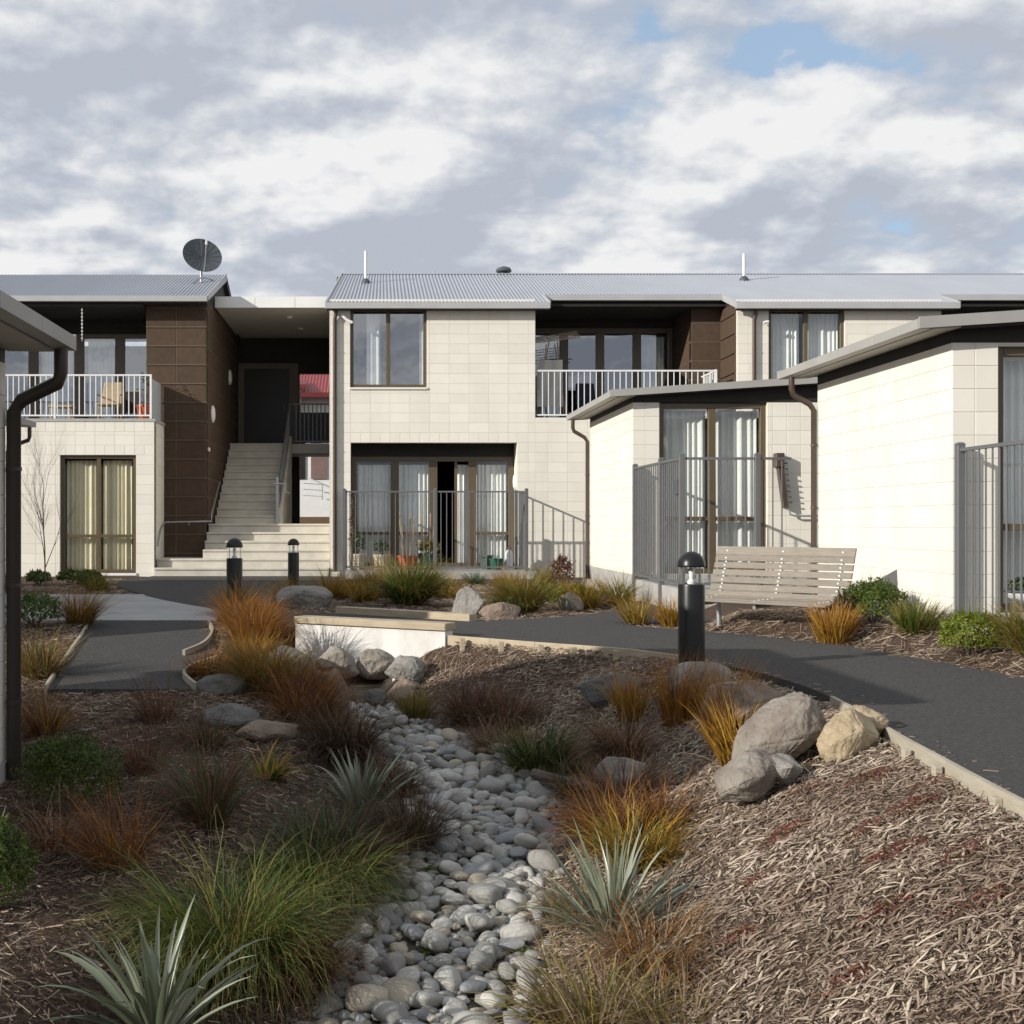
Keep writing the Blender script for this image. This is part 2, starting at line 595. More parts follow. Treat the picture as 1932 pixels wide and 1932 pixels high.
def paved(x, y):
    r = np.zeros(np.shape(x), dtype=bool)
    for p in (PATH, LPATH, CONCRETE, ASPHALT):
        r |= inpoly(x, y, p)
    return r


def build_ground():
    xs = np.concatenate([[-600, -120, -40, -20], np.arange(-12, -3.6, .4), np.arange(-3.6, 5.4, .06), np.arange(5.4, 14, .5), [20, 40, 120, 600]])
    ys = np.concatenate([[-300, -60, -20, -6, -2], np.arange(0, 2, .25), np.arange(2, 13.6, .06), np.arange(13.6, 24, .2), np.arange(24, 40, .8), [60, 120, 400, 1500]])
    X, Y = np.meshgrid(xs, ys)
    Z = terrain(X, Y)
    pv = paved(X, Y)
    fine = (X > -4) & (X < 5.4) & (Y > 1) & (Y < 24)
    bz = np.zeros_like(Z)
    bz[fine] = bumpy(X[fine], Y[fine])
    bz[pv] = np.minimum(bz[pv], 0) * 0
    # keep unevenness away from paving edges
    near = np.zeros_like(pv)
    for dx, dy in ((.12, 0), (-.12, 0), (0, .12), (0, -.12)):
        near |= paved(X + dx, Y + dy)
    bz[near] = np.minimum(bz[near], -0.012)
    Z = Z + bz
    ny, nx = X.shape
    V = np.stack([X, Y, Z], -1).reshape(-1, 3)
    idx = np.arange(nx * ny).reshape(ny, nx)
    Q = np.stack([idx[:-1, :-1], idx[:-1, 1:], idx[1:, 1:], idx[1:, :-1]], -1).reshape(-1, 4)
    yc = np.clip(Y, 1, 12)
    xl = np.interp(yc, SY, SXL)
    xr = np.interp(yc, SY, SXR)
    inside = np.minimum(X - xl, xr - X)
    bed = sst(-0.35, 0.05, inside) * (Y < 12)
    m, w, p, out = principled('mulch_ground')
    t = w.t
    geo = w.n('ShaderNodeNewGeometry')
    n1 = w.n('ShaderNodeTexNoise')
    n1.inputs['Scale'].default_value = 38
    n1.inputs['Detail'].default_value = 8
    n1.inputs['Roughness'].default_value = 0.75
    t.links.new(geo.outputs['Position'], n1.inputs['Vector'])
    mul = w.ramp(n1.outputs[0], [(0.30, (0.026, 0.017, 0.012)), (0.5, (0.085, 0.058, 0.042)), (0.72, (0.165, 0.12, 0.088))])
    silt = w.ramp(n1.outputs[0], [(0.3, (0.095, 0.083, 0.064)), (0.7, (0.20, 0.18, 0.14))])
    at = w.n('ShaderNodeAttribute', attribute_name='bed')
    t.links.new(w.mix(at.outputs['Fac'], mul, silt), p.inputs['Base Color'])
    p.inputs['Roughness'].default_value = 0.95
    p.inputs['Specular IOR Level'].default_value = 0.15
    b = w.n('ShaderNodeBump')
    b.inputs['Strength'].default_value = 0.9
    b.inputs['Distance'].default_value = 0.02
    t.links.new(n1.outputs[0], b.inputs['Height'])
    t.links.new(b.outputs[0], p.inputs['Normal'])
    me = fast_mesh('ground', V, Q, m, {'bed': bed.ravel()}, smooth=True)
    o = link(bpy.data.objects.new('ground', me))
    tag(o, kind='structure', label='brown bark mulch ground with a stony channel')


build_ground()


def sheet(name, poly, z, m, thick=0.10, label=None):
    o = MB().prism(poly, z - thick, z).build(name, m, None, origin=(0, 0, 0))
    tag(o, kind='structure', label=label)
    return o


sheet('footpath', PATH, 0.026, ASPH, 0.09)
sheet('forecourt_slab', CONCRETE, 0.018, CONC)
sheet('forecourt_asphalt', ASPHALT, 0.012, ASPH)
# the left path dips towards the viewer
mb = MB()
zl_top = lambda y: float(np.interp(y, [9.7, 13.32], [-.25, 0.016]))
lp = LPATH
mb.add([(x, y, zl_top(y)) for x, y in lp] + [(x, y, zl_top(y) - .1) for x, y in lp],
       [tuple(range(len(lp)))] + [(i, (i + 1) % len(lp), len(lp) + (i + 1) % len(lp), len(lp) + i) for i in range(len(lp))])
tag(mb.build('side_path', ASPH, origin=(0, 0, 0)), kind='structure')

# ------------------------------------------------------------------ wall building
BLOCK_MESH = {}


def block_mesh(w_, h_, axis, face, m, ch=0.003, dep=0.05):
    """one masonry unit, chamfered on its outer face; the origin is the middle of that face"""
    key = (round(w_, 3), round(h_, 3), axis, face, m.name)
    if key in BLOCK_MESH:
        return BLOCK_MESH[key]
    a, b = w_ / 2, h_ / 2
    ring = lambda s, d: [(-a + s, d, -b + s), (a - s, d, -b + s), (a - s, d, b - s), (-a + s, d, b - s)]
    v = ring(ch, 0.0) + ring(0, ch) + ring(0, dep)
    f = [(0, 1, 2, 3)]
    for base in (0, 4):
        for i in range(4):
            j = (i + 1) % 4
            f.append((base + j, base + i, base + 4 + i, base + 4 + j))
    if axis == 'y':
        v = [(d * (1 if face < 0 else -1), (u if face > 0 else -u), z) for u, d, z in v]
    me = bpy.data.meshes.new('block')
    me.from_pydata(v, [], f)
    me.materials.append(m)
    me.update()
    BLOCK_MESH[key] = me
    return me


def subtract(rects, openings):
    for (o0, o1, p0, p1) in openings:
        nxt = []
        for (a0, a1, b0, b1) in rects:
            if o1 <= a0 or o0 >= a1 or p1 <= b0 or p0 >= b1:
                nxt.append((a0, a1, b0, b1))
                continue
            if a0 < o0:
                nxt.append((a0, o0, b0, b1))
            if o1 < a1:
                nxt.append((o1, a1, b0, b1))
            m0, m1 = max(a0, o0), min(a1, o1)
            if b0 < p0:
                nxt.append((m0, m1, b0, p0))
            if p1 < b1:
                nxt.append((m0, m1, p1, b1))
        rects = nxt
    return rects


def wall(parent, axis, at, a0, a1, z0, z1, openings=(), face=-1, thick=0.18, m=None, back=0.005, name='wall'):
    """backing of a masonry wall; axis 'x': runs along X at Y = at, 'y': runs along Y at X = at; face = side it looks to"""
    mb = MB()
    lo, hi = (at - face * back, at - face * (back + thick))
    lo, hi = min(lo, hi), max(lo, hi)
    for (p, q, r, s) in subtract([(a0, a1, z0, z1)], openings):
        if axis == 'x':
            mb.box(p, q, lo, hi, r, s)
        else:
            mb.box(lo, hi, p, q, r, s)
    return mb.build(name, m or MORTAR, parent)


def blocks(parent, axis, at, a0, a1, z0, z1, openings=(), face=-1, bw=0.4, bh=0.2, pa=None, pz=None, m=None, gap=0.005, name='block', bond=False):
    """lay every block of a wall face as an object of its own"""
    m = m or CREAM
    pa = a0 if pa is None else pa
    pz = z0 if pz is None else pz
    r0 = math.floor((z0 - pz) / bh - 1e-6)
    r = r0
    cnt = 0
    while pz + r * bh < z1 - 1e-4:
        sh = (bw / 2 if (bond and r % 2) else 0.0)
        c = math.floor((a0 - pa - sh) / bw - 1e-6)
        while pa + sh + c * bw < a1 - 1e-4:
            cell = (max(a0, pa + sh + c * bw), min(a1, pa + sh + (c + 1) * bw), max(z0, pz + r * bh), min(z1, pz + (r + 1) * bh))
            c += 1
            if cell[1] - cell[0] < 0.03 or cell[3] - cell[2] < 0.03:
                continue
            for (p, q, s, u) in subtract([cell], openings):
                if q - p < 0.03 or u - s < 0.03:
                    continue
                me = block_mesh(q - p - gap, u - s - gap, axis, face, m)
                o = bpy.data.objects.new(name, me)
                mid, zz = (p + q) / 2, (s + u) / 2
                link(o, parent, (mid, at, zz) if axis == 'x' else (at, mid, zz))
                cnt += 1
        r += 1
    return cnt


def window(parent, at, a0, a1, z0, z1, mull=(), rail=None, fw=0.055, mw=0.06, dep=0.09, glass=None, curtains=(), cmat=None, open_bay=None, room=1.6, name='window'):
    """framed glazing facing -Y: the frame is the part, every pane and curtain hangs under it"""
    glass = glass or GLASS
    fr = MB()
    fr.box(a0, a0 + fw, at, at + dep, z0, z1).box(a1 - fw, a1, at, at + dep, z0, z1)
    fr.box(a0 + fw, a1 - fw, at, at + dep, z0, z0 + fw).box(a0 + fw, a1 - fw, at, at + dep, z1 - fw, z1)
    edges = [a0 + fw]
    for mx in mull:
        fr.box(mx - mw / 2, mx + mw / 2, at + .003, at + dep - .003, z0 + fw, z1 - fw)
        edges += [mx - mw / 2, mx + mw / 2]
    edges.append(a1 - fw)
    bays = [(edges[i], edges[i + 1]) for i in range(0, len(edges), 2)]
    sash = []
    for i, (p, q) in enumerate(bays):
        if i == open_bay:
            continue
        zs = [z0 + fw, z1 - fw]
        if rail is not None:
            fr.box(p, q, at + .006, at + dep - .006, rail - .03, rail + .03)
            sash += [(p, q, z0 + fw, rail - .03), (p, q, rail + .03, z1 - fw)]
        else:
            sash.append((p, q, zs[0], zs[1]))
    o = fr.build(name, FRAME, parent, bevel=0.004)
    for (p, q, r, s) in sash:
        MB().box(p - .004, q + .004, at + dep * .45, at + dep * .45 + .006, r - .004, s + .004).build('pane', glass, o)
    for (p, q, top) in curtains:
        curtain(o, p, q, z0 + .06, top, at + dep + .09, cmat or CURTAIN)
    return o


def curtain(parent, a0, a1, z0, z1, y, m):
    n = max(8, int((a1 - a0) / 0.012))
    vs, fs = [], []
    ph = random.random() * 9
    for i in range(n + 1):
        x = a0 + (a1 - a0) * i / n
        d = 0.022 * math.sin(x * 62 + ph + 1.4 * math.sin(x * 17 + ph)) + 0.012 * math.sin(x * 23 + ph * 2)
        for z, k in ((z0, 1.25), (z1, 0.8)):
            vs.append((x, y + d * k, z))
    for i in range(n):
        fs.append((2 * i, 2 * i + 2, 2 * i + 3, 2 * i + 1))
    return MB().add(vs, fs).build('curtain', m, parent, smooth=True)


def corrugated(name, parent, m, x0, x1, y0, z0, y1, z1, pitch=0.076, amp=0.009, skew0=0.0, edges=None):
    """corrugated sheet running from eave (y0,z0) up to ridge (y1,z1); skew0 shifts the ridge end of the first edge;
    edges: list of (x, y, z) eave breaks, each valid from its x onwards"""
    n = int((x1 - x0) / pitch * 8)
    vs, fs = [], []
    ln = math.hypot(y1 - y0, z1 - z0)
    ny, nz = -(z1 - z0) / ln, (y1 - y0) / ln
    seg = 1
    for i in range(n + 1):
        x = x0 + (x1 - x0) * i / n
        h = amp * math.cos(2 * math.pi * (x - x0) / pitch)
        ey, ez = y0, z0
        for (bx, by, bz) in (edges or []):
            if x >= bx:
                ey, ez = by, bz
        rx = max(x, x0 + skew0)
        for (yy, zz, xx) in ((ey, ez, x), (y1, z1, x if skew0 == 0 else (x + skew0 * max(0, 1 - (x - x0) / 1.2)))):
            vs.append((xx, yy + ny * h, zz + nz * h))
        for (yy, zz, xx) in ((ey, ez, x), (y1, z1, x if skew0 == 0 else (x + skew0 * max(0, 1 - (x - x0) / 1.2)))):
            vs.append((xx, yy + ny * (h - .004), zz + nz * (h - .004)))
    for i in range(n):
        a, b = 4 * i, 4 * i + 4
        fs += [(a, b, b + 1, a + 1), (a + 3, b + 3, b + 2, a + 2), (a + 2, b + 2, b, a)]
    mb = MB()
    mb.v, mb.f = vs, fs
    me = bpy.data.meshes.new(name)
    org = WPOS[parent.name]
    me.from_pydata([tuple(Vector(p) - org) for p in vs], [], fs)
    me.materials.append(m)
    me.update()
    o = bpy.data.objects.new(name, me)
    return link(o, parent, org)


def railing(parent, p0, p1, z0, z1, m, step=0.12, r=0.0085, name='balcony_railing', rail_h=.035, post=None, low=.05):
    """straight balustrade between two ground points: top and bottom rail, each baluster its own piece"""
    p0, p1 = Vector((*p0, 0)), Vector((*p1, 0))
    d = p1 - p0
    ln = d.length
    d.normalize()
    s = Vector((-d.y, d.x, 0))
    mb = MB()
    hw = .018
    for (a, b) in ((z1 - rail_h, z1),):
        c = [p0 - s * hw, p1 - s * hw, p1 + s * hw, p0 + s * hw]
        mb.hexa([(q.x, q.y, a) for q in c], [(q.x, q.y, b) for q in c])
    o = mb.build(name, m, parent, bevel=.003)
    lo_ = MB()
    c = [p0 - s * hw, p1 - s * hw, p1 + s * hw, p0 + s * hw]
    lo_.hexa([(q.x, q.y, z0 + low) for q in c], [(q.x, q.y, z0 + low + .03) for q in c])
    lo_.build('bottom_rail', m, o, bevel=.003)
    n = max(2, round(ln / step))
    h = z1 - z0 - low - rail_h - .03
    key = ('bal', round(h, 3), round(r, 4), m.name)
    if key not in BLOCK_MESH:
        bmx = MB().box(-r, r, -r, r, 0, h)
        me = bpy.data.meshes.new('baluster')
        me.from_pydata(bmx.v, [], bmx.f)
        me.materials.append(m)
        BLOCK_MESH[key] = me
    for i in range(1, n):
        q = p0 + d * (ln * i / n)
        link(bpy.data.objects.new('baluster', BLOCK_MESH[key]), o, (q.x, q.y, z0 + low + .03))
    return o

# ------------------------------------------------------------------ two-storey block in the middle
YF, YU, YB = 24.7, 25.85, 27.45          # front plane, brown recess plane, balcony back wall
EAVE_L = (24.52, 5.52)                   # lower eave (y, z)
EAVE_U = (25.50, 5.86)
RIDGE = (28.6, 6.93)


def gutter(parent, x0, x1, y, z, m=None, name='gutter'):
    """box gutter under an eave that faces -Y"""
    mb = MB()
    mb.box(x0, x1, y - .012, y, z - .115, z).box(x0, x1, y, y + .10, z - .115, z - .105).box(x0, x1, y + .10, y + .11, z - .115, z - .01)
    mb.box(x0 - .004, x0, y - .012, y + .11, z - .115, z).box(x1, x1 + .004, y - .012, y + .11, z - .115, z)
    return mb.build(name, m or FLASH, parent)


def downpipe(parent, pts, r=.04, m=None, brackets=()):
    o = MB().tube(pts, r, 12).build('downpipe', m or PIPE, parent, smooth=True)
    for (x, y, z) in brackets:
        MB().lathe([(r + .006, -.012), (r + .006, .012)], (x, y, z), 12).build('pipe_bracket', m or PIPE, o)
    return o


M = thing('apartment_block', 'cream two-storey block with corrugated grey roof behind the garden bed', 'building', (3, 25, 0))
wb = (-.55, 1.00, 3.83, 5.44)            # upper window of the first bay
rc = (-.54, 2.83, 0.0, 2.71)             # ground-floor recess
wl = wall(M, 'x', YF, -.97, 3.20, -.1, 5.62, [wb, rc])
blocks(wl, 'x', YF, -.97, 3.20, .11, 5.60, [wb, rc, (-.54, 2.83, 2.71, 2.91)], pa=-.54, pz=.11)
blocks(wl, 'x', YF, -.54, 2.83, 2.71, 2.91, bw=.2)
blocks(wl, 'x', YF, -.97, 3.20, -.05, .11, [rc], bh=.16, pa=-.54)
wl2 = wall(M, 'x', YF, 3.20, 7.29, -.1, 3.22, name='balcony_wall')
blocks(wl2, 'x', YF, 3.20, 7.29, -.05, 3.21, pa=3.06, pz=.11)
wb2 = (7.93, 9.47, 3.83, 5.44)
wl3 = wall(M, 'x', YF, 7.29, 11.43, -.1, 5.62, [wb2])
blocks(wl3, 'x', YF, 7.29, 11.43, 3.11, 5.60, [wb2], pa=7.93, pz=.11)
wl4 = wall(M, 'x', YF, 11.43, 16, -.1, 3.22, name='balcony_wall')
# hidden sides, floors and partitions close the rooms
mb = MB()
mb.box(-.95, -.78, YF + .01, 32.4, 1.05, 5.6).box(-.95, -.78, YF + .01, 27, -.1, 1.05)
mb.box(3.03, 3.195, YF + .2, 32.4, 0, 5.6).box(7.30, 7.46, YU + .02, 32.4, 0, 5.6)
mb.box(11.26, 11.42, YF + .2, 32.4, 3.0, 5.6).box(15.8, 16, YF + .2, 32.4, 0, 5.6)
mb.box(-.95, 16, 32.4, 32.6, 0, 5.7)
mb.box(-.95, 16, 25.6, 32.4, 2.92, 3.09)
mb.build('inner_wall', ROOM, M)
MB().box(-.96, -.78, YF + .02, 32.4, -.1, 5.58).build('side_wall', CREAM, M)
# ground-floor recess: jambs, ceiling, glazed doors
YR = 25.28
mb = MB()
mb.box(2.835, 3.02, YF + .01, YR + .1, .0, 2.9).box(-.72, -.545, YF + .01, YR + .1, .0, 2.9)
mb.build('recess_jamb', CREAM, M)
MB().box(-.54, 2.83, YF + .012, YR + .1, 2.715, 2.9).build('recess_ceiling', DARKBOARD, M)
window(M, YR, -.53, 2.82, .16, 2.46, mull=(.36, 1.16, 1.97), rail=.87, fw=.10, mw=.17,
       curtains=((-.43, .28, 2.3), (.45, 1.07, 2.3), (1.62, 1.9, 2.3), (2.05, 2.72, 2.3)), name='sliding_door', open_bay=2)
MB().box(1.60, 1.66, YR + .02, YR + .07, .2, 2.36).build('door_stile', FRAME, M)
MB().box(-.53, 2.82, YR + .005, YR + .09, 2.462, 2.714).build('door_head', DARKBOARD, M)
# oval lamp on the right jamb
mb = MB()
vs, fs, nseg = [], [], 20
for rr, dx in ((1.0, 0.0), (.95, .03), (.6, .05), (.05, .058)):
    for k in range(nseg):
        a = 2 * math.pi * k / nseg
        vs.append((2.832 - dx, 24.99 + .085 * rr * math.cos(a), 1.93 + .17 * rr * math.sin(a)))
for i in range(3):
    for k in range(nseg):
        fs.append((i * nseg + k, i * nseg + (k + 1) % nseg, (i + 1) * nseg + (k + 1) % nseg, (i + 1) * nseg + k))
fs.append(tuple(range(3 * nseg, 4 * nseg)))
mb.add(vs, fs).build('wall_lamp', LAMPW, M, smooth=True)
MB().box(-.62, 3.1, 23.42, 25.5, -.05, .155).build('terrace_slab', PLINTH, M)
# upper windows
w1 = window(M, YF + .05, *wb, mull=(.22,), fw=.065, mw=.085, glass=GLASS_M, curtains=((-.22, .06, 5.36), (.86, .95, 5.36)))
MB().box(-.56, 1.01, YF - .03, YF + .06, 3.79, 3.83).build('window_sill', CREAM, M)
window(M, YF + .05, *wb2, mull=(8.70,), fw=.065, mw=.085, glass=GLASS, curtains=((8.0, 8.62, 5.36), (8.78, 9.4, 5.36)))
MB().box(7.92, 9.48, YF - .03, YF + .06, 3.79, 3.83).build('window_sill', CREAM, M)


def balcony(x0, x1, xb):
    """recessed balcony between x0 and x1; the brown return starts at xb"""
    MB().box(x0 + .002, x1 - .002, YF + .19, YB + .1, 3.0, 3.20).build('balcony_floor', PLINTH, M)
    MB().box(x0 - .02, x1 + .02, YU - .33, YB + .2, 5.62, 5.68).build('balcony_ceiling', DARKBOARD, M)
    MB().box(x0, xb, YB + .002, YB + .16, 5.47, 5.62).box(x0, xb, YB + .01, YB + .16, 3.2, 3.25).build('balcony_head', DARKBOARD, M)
    w_ = xb - x0
    window(M, YB, x0 + .01, xb - .01, 3.25, 5.47, mull=(x0 + w_ * .29, x0 + w_ * .525, x0 + w_ * .765), fw=.10, mw=.19,
           glass=GLASS_M, curtains=((x0 + .1, x0 + w_ * .27, 5.3), (x0 + w_ * .79, x0 + w_ - .15, 5.3)), name='sliding_door')
    rw = wall(M, 'x', YU, xb, x1 + .001, 3.2, 5.75, m=BROWN_J, name='brown_wall')
    blocks(rw, 'x', YU, xb, x1 - .003, 3.2, 5.72, bw=.63, bh=.4, pz=3.33, m=BROWN, gap=.02, name='brown_panel')
    rw2 = wall(M, 'y', xb, YU + .19, YB, 3.2, 5.62, m=BROWN_J, thick=.1, name='brown_wall')
    blocks(rw2, 'y', xb, YU, YB, 3.2, 5.62, bw=.8, bh=.4, pz=3.33, m=BROWN, gap=.02, name='brown_panel')
    rw3 = wall(M, 'y', x1, YF + .03, YU - .01, 3.2, 5.6, m=BROWN_J, thick=.1, name='brown_wall', back=.05)
    blocks(rw3, 'y', x1 - .03, YF + .06, YU - .03, 3.2, 5.58, bw=1.06, bh=.4, pz=3.33, m=BROWN, gap=.02, name='brown_panel')
    railing(M, (x0 + .03, YF + .05), (x1 - .42, YF + .05), 3.21, 4.19, WHITEMETAL, .122)
    railing(M, (x1 - .42, YF + .05), (x1 - .42, YU - .05), 3.21, 4.19, WHITEMETAL, .122)
    MB().box(x1 - .443, x1 - .397, YF + .027, YF + .073, 3.2, 4.20).build('railing_post', WHITEMETAL, M)


balcony(3.20, 7.29, 6.66)
balcony(11.43, 15.6, 15.0)
# roof: one corrugated sheet with stepped eave, gutters, barges, ridge cap
rf = corrugated('roof', M, ROOF, -1.03, 16.2, EAVE_L[0], EAVE_L[1], RIDGE[0], RIDGE[1], skew0=.20,
                edges=[(3.46, *EAVE_U), (7.22, *EAVE_L), (11.69, *EAVE_U), (15.5, *EAVE_L)])
for (a, b, e) in ((-1.03, 3.46, EAVE_L), (3.46, 7.22, EAVE_U), (7.22, 11.69, EAVE_L), (11.69, 15.5, EAVE_U)):
    gutter(rf, a, b, e[0] - .06, e[1] - .012)
    mb = MB()
    mb.box(a + .01, b - .01, e[0] + .055, e[0] + .085, e[1] - .15, e[1] - .02)
    mb.build('eave_board', DARKBOARD, rf)
for xx in (3.46, 7.22, 11.69):            # barge returns where the eave steps
    MB().hexa([(xx - .02, EAVE_L[0] - .05, EAVE_L[1] - .12), (xx + .02, EAVE_L[0] - .05, EAVE_L[1] - .12), (xx + .02, EAVE_U[0], EAVE_U[1] - .12), (xx - .02, EAVE_U[0], EAVE_U[1] - .12)],
              [(xx - .02, EAVE_L[0] - .05, EAVE_L[1] + .015), (xx + .02, EAVE_L[0] - .05, EAVE_L[1] + .015), (xx + .02, EAVE_U[0], EAVE_U[1] + .015), (xx - .02, EAVE_U[0], EAVE_U[1] + .015)]).build('barge', FLASH, rf)
MB().hexa([(-1.05, EAVE_L[0] - .03, EAVE_L[1] - .13), (-1.02, EAVE_L[0] - .03, EAVE_L[1] - .13), (-.82, RIDGE[0], RIDGE[1] - .12), (-.85, RIDGE[0], RIDGE[1] - .12)],
          [(-1.05, EAVE_L[0] - .03, EAVE_L[1] + .02), (-1.02, EAVE_L[0] - .03, EAVE_L[1] + .02), (-.82, RIDGE[0], RIDGE[1] + .025), (-.85, RIDGE[0], RIDGE[1] + .025)]).build('barge', FLASH, rf)
MB().hexa([(-.85, RIDGE[0] - .12, RIDGE[1] - .03), (16.2, RIDGE[0] - .12, RIDGE[1] - .03), (16.2, RIDGE[0] + .2, RIDGE[1] - .05), (-.85, RIDGE[0] + .2, RIDGE[1] - .05)],
          [(-.85, RIDGE[0] - .03, RIDGE[1] + .012), (16.2, RIDGE[0] - .03, RIDGE[1] + .012), (16.2, RIDGE[0] + .05, RIDGE[1] + .012), (-.85, RIDGE[0] + .05, RIDGE[1] + .012)]).build('ridge_cap', ROOF, rf)
MB().add([(-.85, RIDGE[0] + .02, RIDGE[1] - .01), (16.2, RIDGE[0] + .02, RIDGE[1] - .01), (16.2, 32.9, 5.5), (-.85, 32.9, 5.5)], [(0, 1, 2, 3)]).build('back_slope', ROOF, rf)
# closing boards under the sheet so the rooms stay dark
MB().hexa([(-.94, 24.62, 5.42), (3.4, 24.62, 5.42), (3.4, 28.5, 5.6), (-.94, 28.5, 5.6)], [(-.94, 24.62, 5.50), (3.4, 24.62, 5.50), (3.4, 28.5, 6.84), (-.94, 28.5, 6.84)]).build('roof_lining', DARKBOARD, rf)
MB().hexa([(7.3, 24.62, 5.42), (11.6, 24.62, 5.42), (11.6, 28.5, 5.6), (7.3, 28.5, 5.6)], [(7.3, 24.62, 5.50), (11.6, 24.62, 5.50), (11.6, 28.5, 6.84), (7.3, 28.5, 6.84)]).build('roof_lining', DARKBOARD, rf)
MB().hexa([(3.42, 25.6, 5.69), (7.28, 25.6, 5.69), (7.28, 28.5, 5.7), (3.42, 28.5, 5.7)], [(3.42, 25.6, 5.83), (7.28, 25.6, 5.83), (7.28, 28.5, 6.84), (3.42, 28.5, 6.84)]).build('roof_lining', DARKBOARD, rf)
MB().hexa([(11.62, 25.6, 5.69), (16, 25.6, 5.69), (16, 28.5, 5.7), (11.62, 28.5, 5.7)], [(11.62, 25.6, 5.83), (16, 25.6, 5.83), (16, 28.5, 6.84), (11.62, 28.5, 6.84)]).build('roof_lining', DARKBOARD, rf)
for (xx, yy, top) in ((-.26, 27.2, 7.15), (8.3, 27.6, 7.18)):       # white vent pipes through the roof
    zz = EAVE_L[1] + (yy - EAVE_L[0]) * (RIDGE[1] - EAVE_L[1]) / (RIDGE[0] - EAVE_L[0])
    vp = MB().tube([(xx, yy, zz - .05), (xx, yy, top)], .035, 12).build('vent_pipe', WHITE, rf, smooth=True)
    MB().lathe([(.11, zz - .03), (.10, zz + .03), (.045, zz + .09)], (xx, yy, 0), 14).build('vent_flashing', DISH, vp, smooth=True)
MB().lathe([(.10, 6.85), (.10, 7.0), (.17, 7.0), (.19, 7.03), (.16, 7.09), (.06, 7.13)], (2.98, 28.75, 0), 14).build('roof_ventilator', DISH, rf, smooth=True)
for xx in (.35, 1.33):
    MB().tube([(xx, 28.7, 6.85), (xx, 28.7, 7.02)], .018, 8).build('vent_stub', FLASH, rf)
downpipe(M, [(-.84, 24.62, 5.38), (-.84, 24.62, 5.3), (-.86, 24.645, 5.2), (-.86, 24.645, .02)], .038,
         brackets=[(-.86, 24.645, z) for z in (.6, 1.6, 2.6, 3.6, 4.6)])
MB().tube([(-.50, 24.62, 5.13), (-.62, 24.62, 5.19), (-.72, 24.64, 5.29)], .03, 8).build('overflow_pipe', WHITE, M, smooth=True)
downpipe(M, [(7.64, 24.62, 5.38), (7.64, 24.62, 5.3), (7.62, 24.645, 5.2), (7.62, 24.645, .02)], .038, brackets=[(7.62, 24.645, z) for z in (3.6, 4.6)])
MB().tube([(7.80, 24.62, 5.13), (7.9, 24.62, 5.15)], .03, 8).build('overflow_pipe', WHITE, M, smooth=True)

# ------------------------------------------------------------------ left block with stair tower
L = thing('stair_tower_block', 'cream and brown two-storey block with satellite dish and open stair', 'building', (-5, 25, 0))
wL = (-6.43, -4.89, .07, 2.46)
wl = wall(L, 'x', YF, -10, -4.52, -.1, 3.14, [wL])
blocks(wl, 'x', YF, -8.4, -4.52, -.05, 3.13, [wL, (-8.4, -4.52, 2.46, 2.66), (-8.4, -4.52, 2.93, 3.13)], pa=-4.92, pz=.06)
blocks(wl, 'x', YF, -8.4, -4.52, 2.46, 2.66, bw=.2, pa=-4.92)
blocks(wl, 'x', YF, -8.4, -4.52, 2.93, 3.13, bw=.2, pa=-4.92)
ws = wall(L, 'y', -4.52, YF + .02, YU + .1, -.1, 3.14, face=1)
blocks(ws, 'y', -4.52, YF + .01, YU - .01, -.05, 3.13, face=1, pz=.06)
MB().box(-10, -4.50, YF - .012, YB + .1, 3.14, 3.20).build('balcony_floor', PLINTH, L)
window(L, YF + .07, *wL, mull=(-5.66,), rail=.82, fw=.07, mw=.075, curtains=((-6.35, -5.72, 2.36), (-5.6, -5.02, 2.36)), cmat=CURTAIN_Y)
MB().box(-6.44, -4.88, YF - .03, YF + .09, .02, .07).build('window_sill', WHITE, L)
# brown tower
wt = wall(L, 'x', YU, -4.90, -3.63, .0, 5.86, m=BROWN_J, name='tower_wall')
blocks(wt, 'x', YU, -4.90, -3.635, .37, 5.84, bw=.635, bh=.4, pz=.04, m=BROWN, gap=.02, name='brown_panel')
wt2 = wall(L, 'y', -3.63, YU + .02, 31.9, .0, 5.86, m=BROWN_J, face=1, name='tower_wall')
blocks(wt2, 'y', -3.63, YU + .01, 31.8, .37, 5.84, bw=.85, bh=.4, pz=.04, m=BROWN, gap=.02, face=1, name='brown_panel')
# proud course lines on the tower front
for k in range(13):
    MB().box(-4.905, -3.622, YU - .018, YU + .02, .44 + .4 * k - .014, .44 + .4 * k + .014).build('course_batten', BROWN_J, wt)
MB().add([(-3.632, 25.7, 5.78), (-3.632, 28.6, 6.80), (-3.632, 31.6, 5.78)], [(0, 1, 2)]).add([(-3.75, 25.7, 5.78), (-3.75, 28.6, 6.80), (-3.75, 31.6, 5.78)], [(0, 1, 2)]).build('gable', DARKBOARD, L)
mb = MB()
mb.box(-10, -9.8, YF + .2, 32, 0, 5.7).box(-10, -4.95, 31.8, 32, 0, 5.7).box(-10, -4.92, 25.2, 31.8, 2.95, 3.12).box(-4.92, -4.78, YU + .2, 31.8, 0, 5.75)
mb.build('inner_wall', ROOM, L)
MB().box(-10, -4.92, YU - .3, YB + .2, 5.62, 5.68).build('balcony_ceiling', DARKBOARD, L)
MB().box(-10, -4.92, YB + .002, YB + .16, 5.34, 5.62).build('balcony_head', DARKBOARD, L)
window(L, YB, -9.8, -4.93, 3.2, 5.34, mull=(-8.7, -7.75, -6.72, -5.80), fw=.10, mw=.22, glass=GLASS_M, curtains=((-7.6, -6.9, 5.2), (-6.55, -5.95, 5.2)), name='sliding_door')
railing(L, (-9.4, YF + .05), (-4.60, YF + .05), 3.20, 4.10, WHITEMETAL, .112, r=.0095)
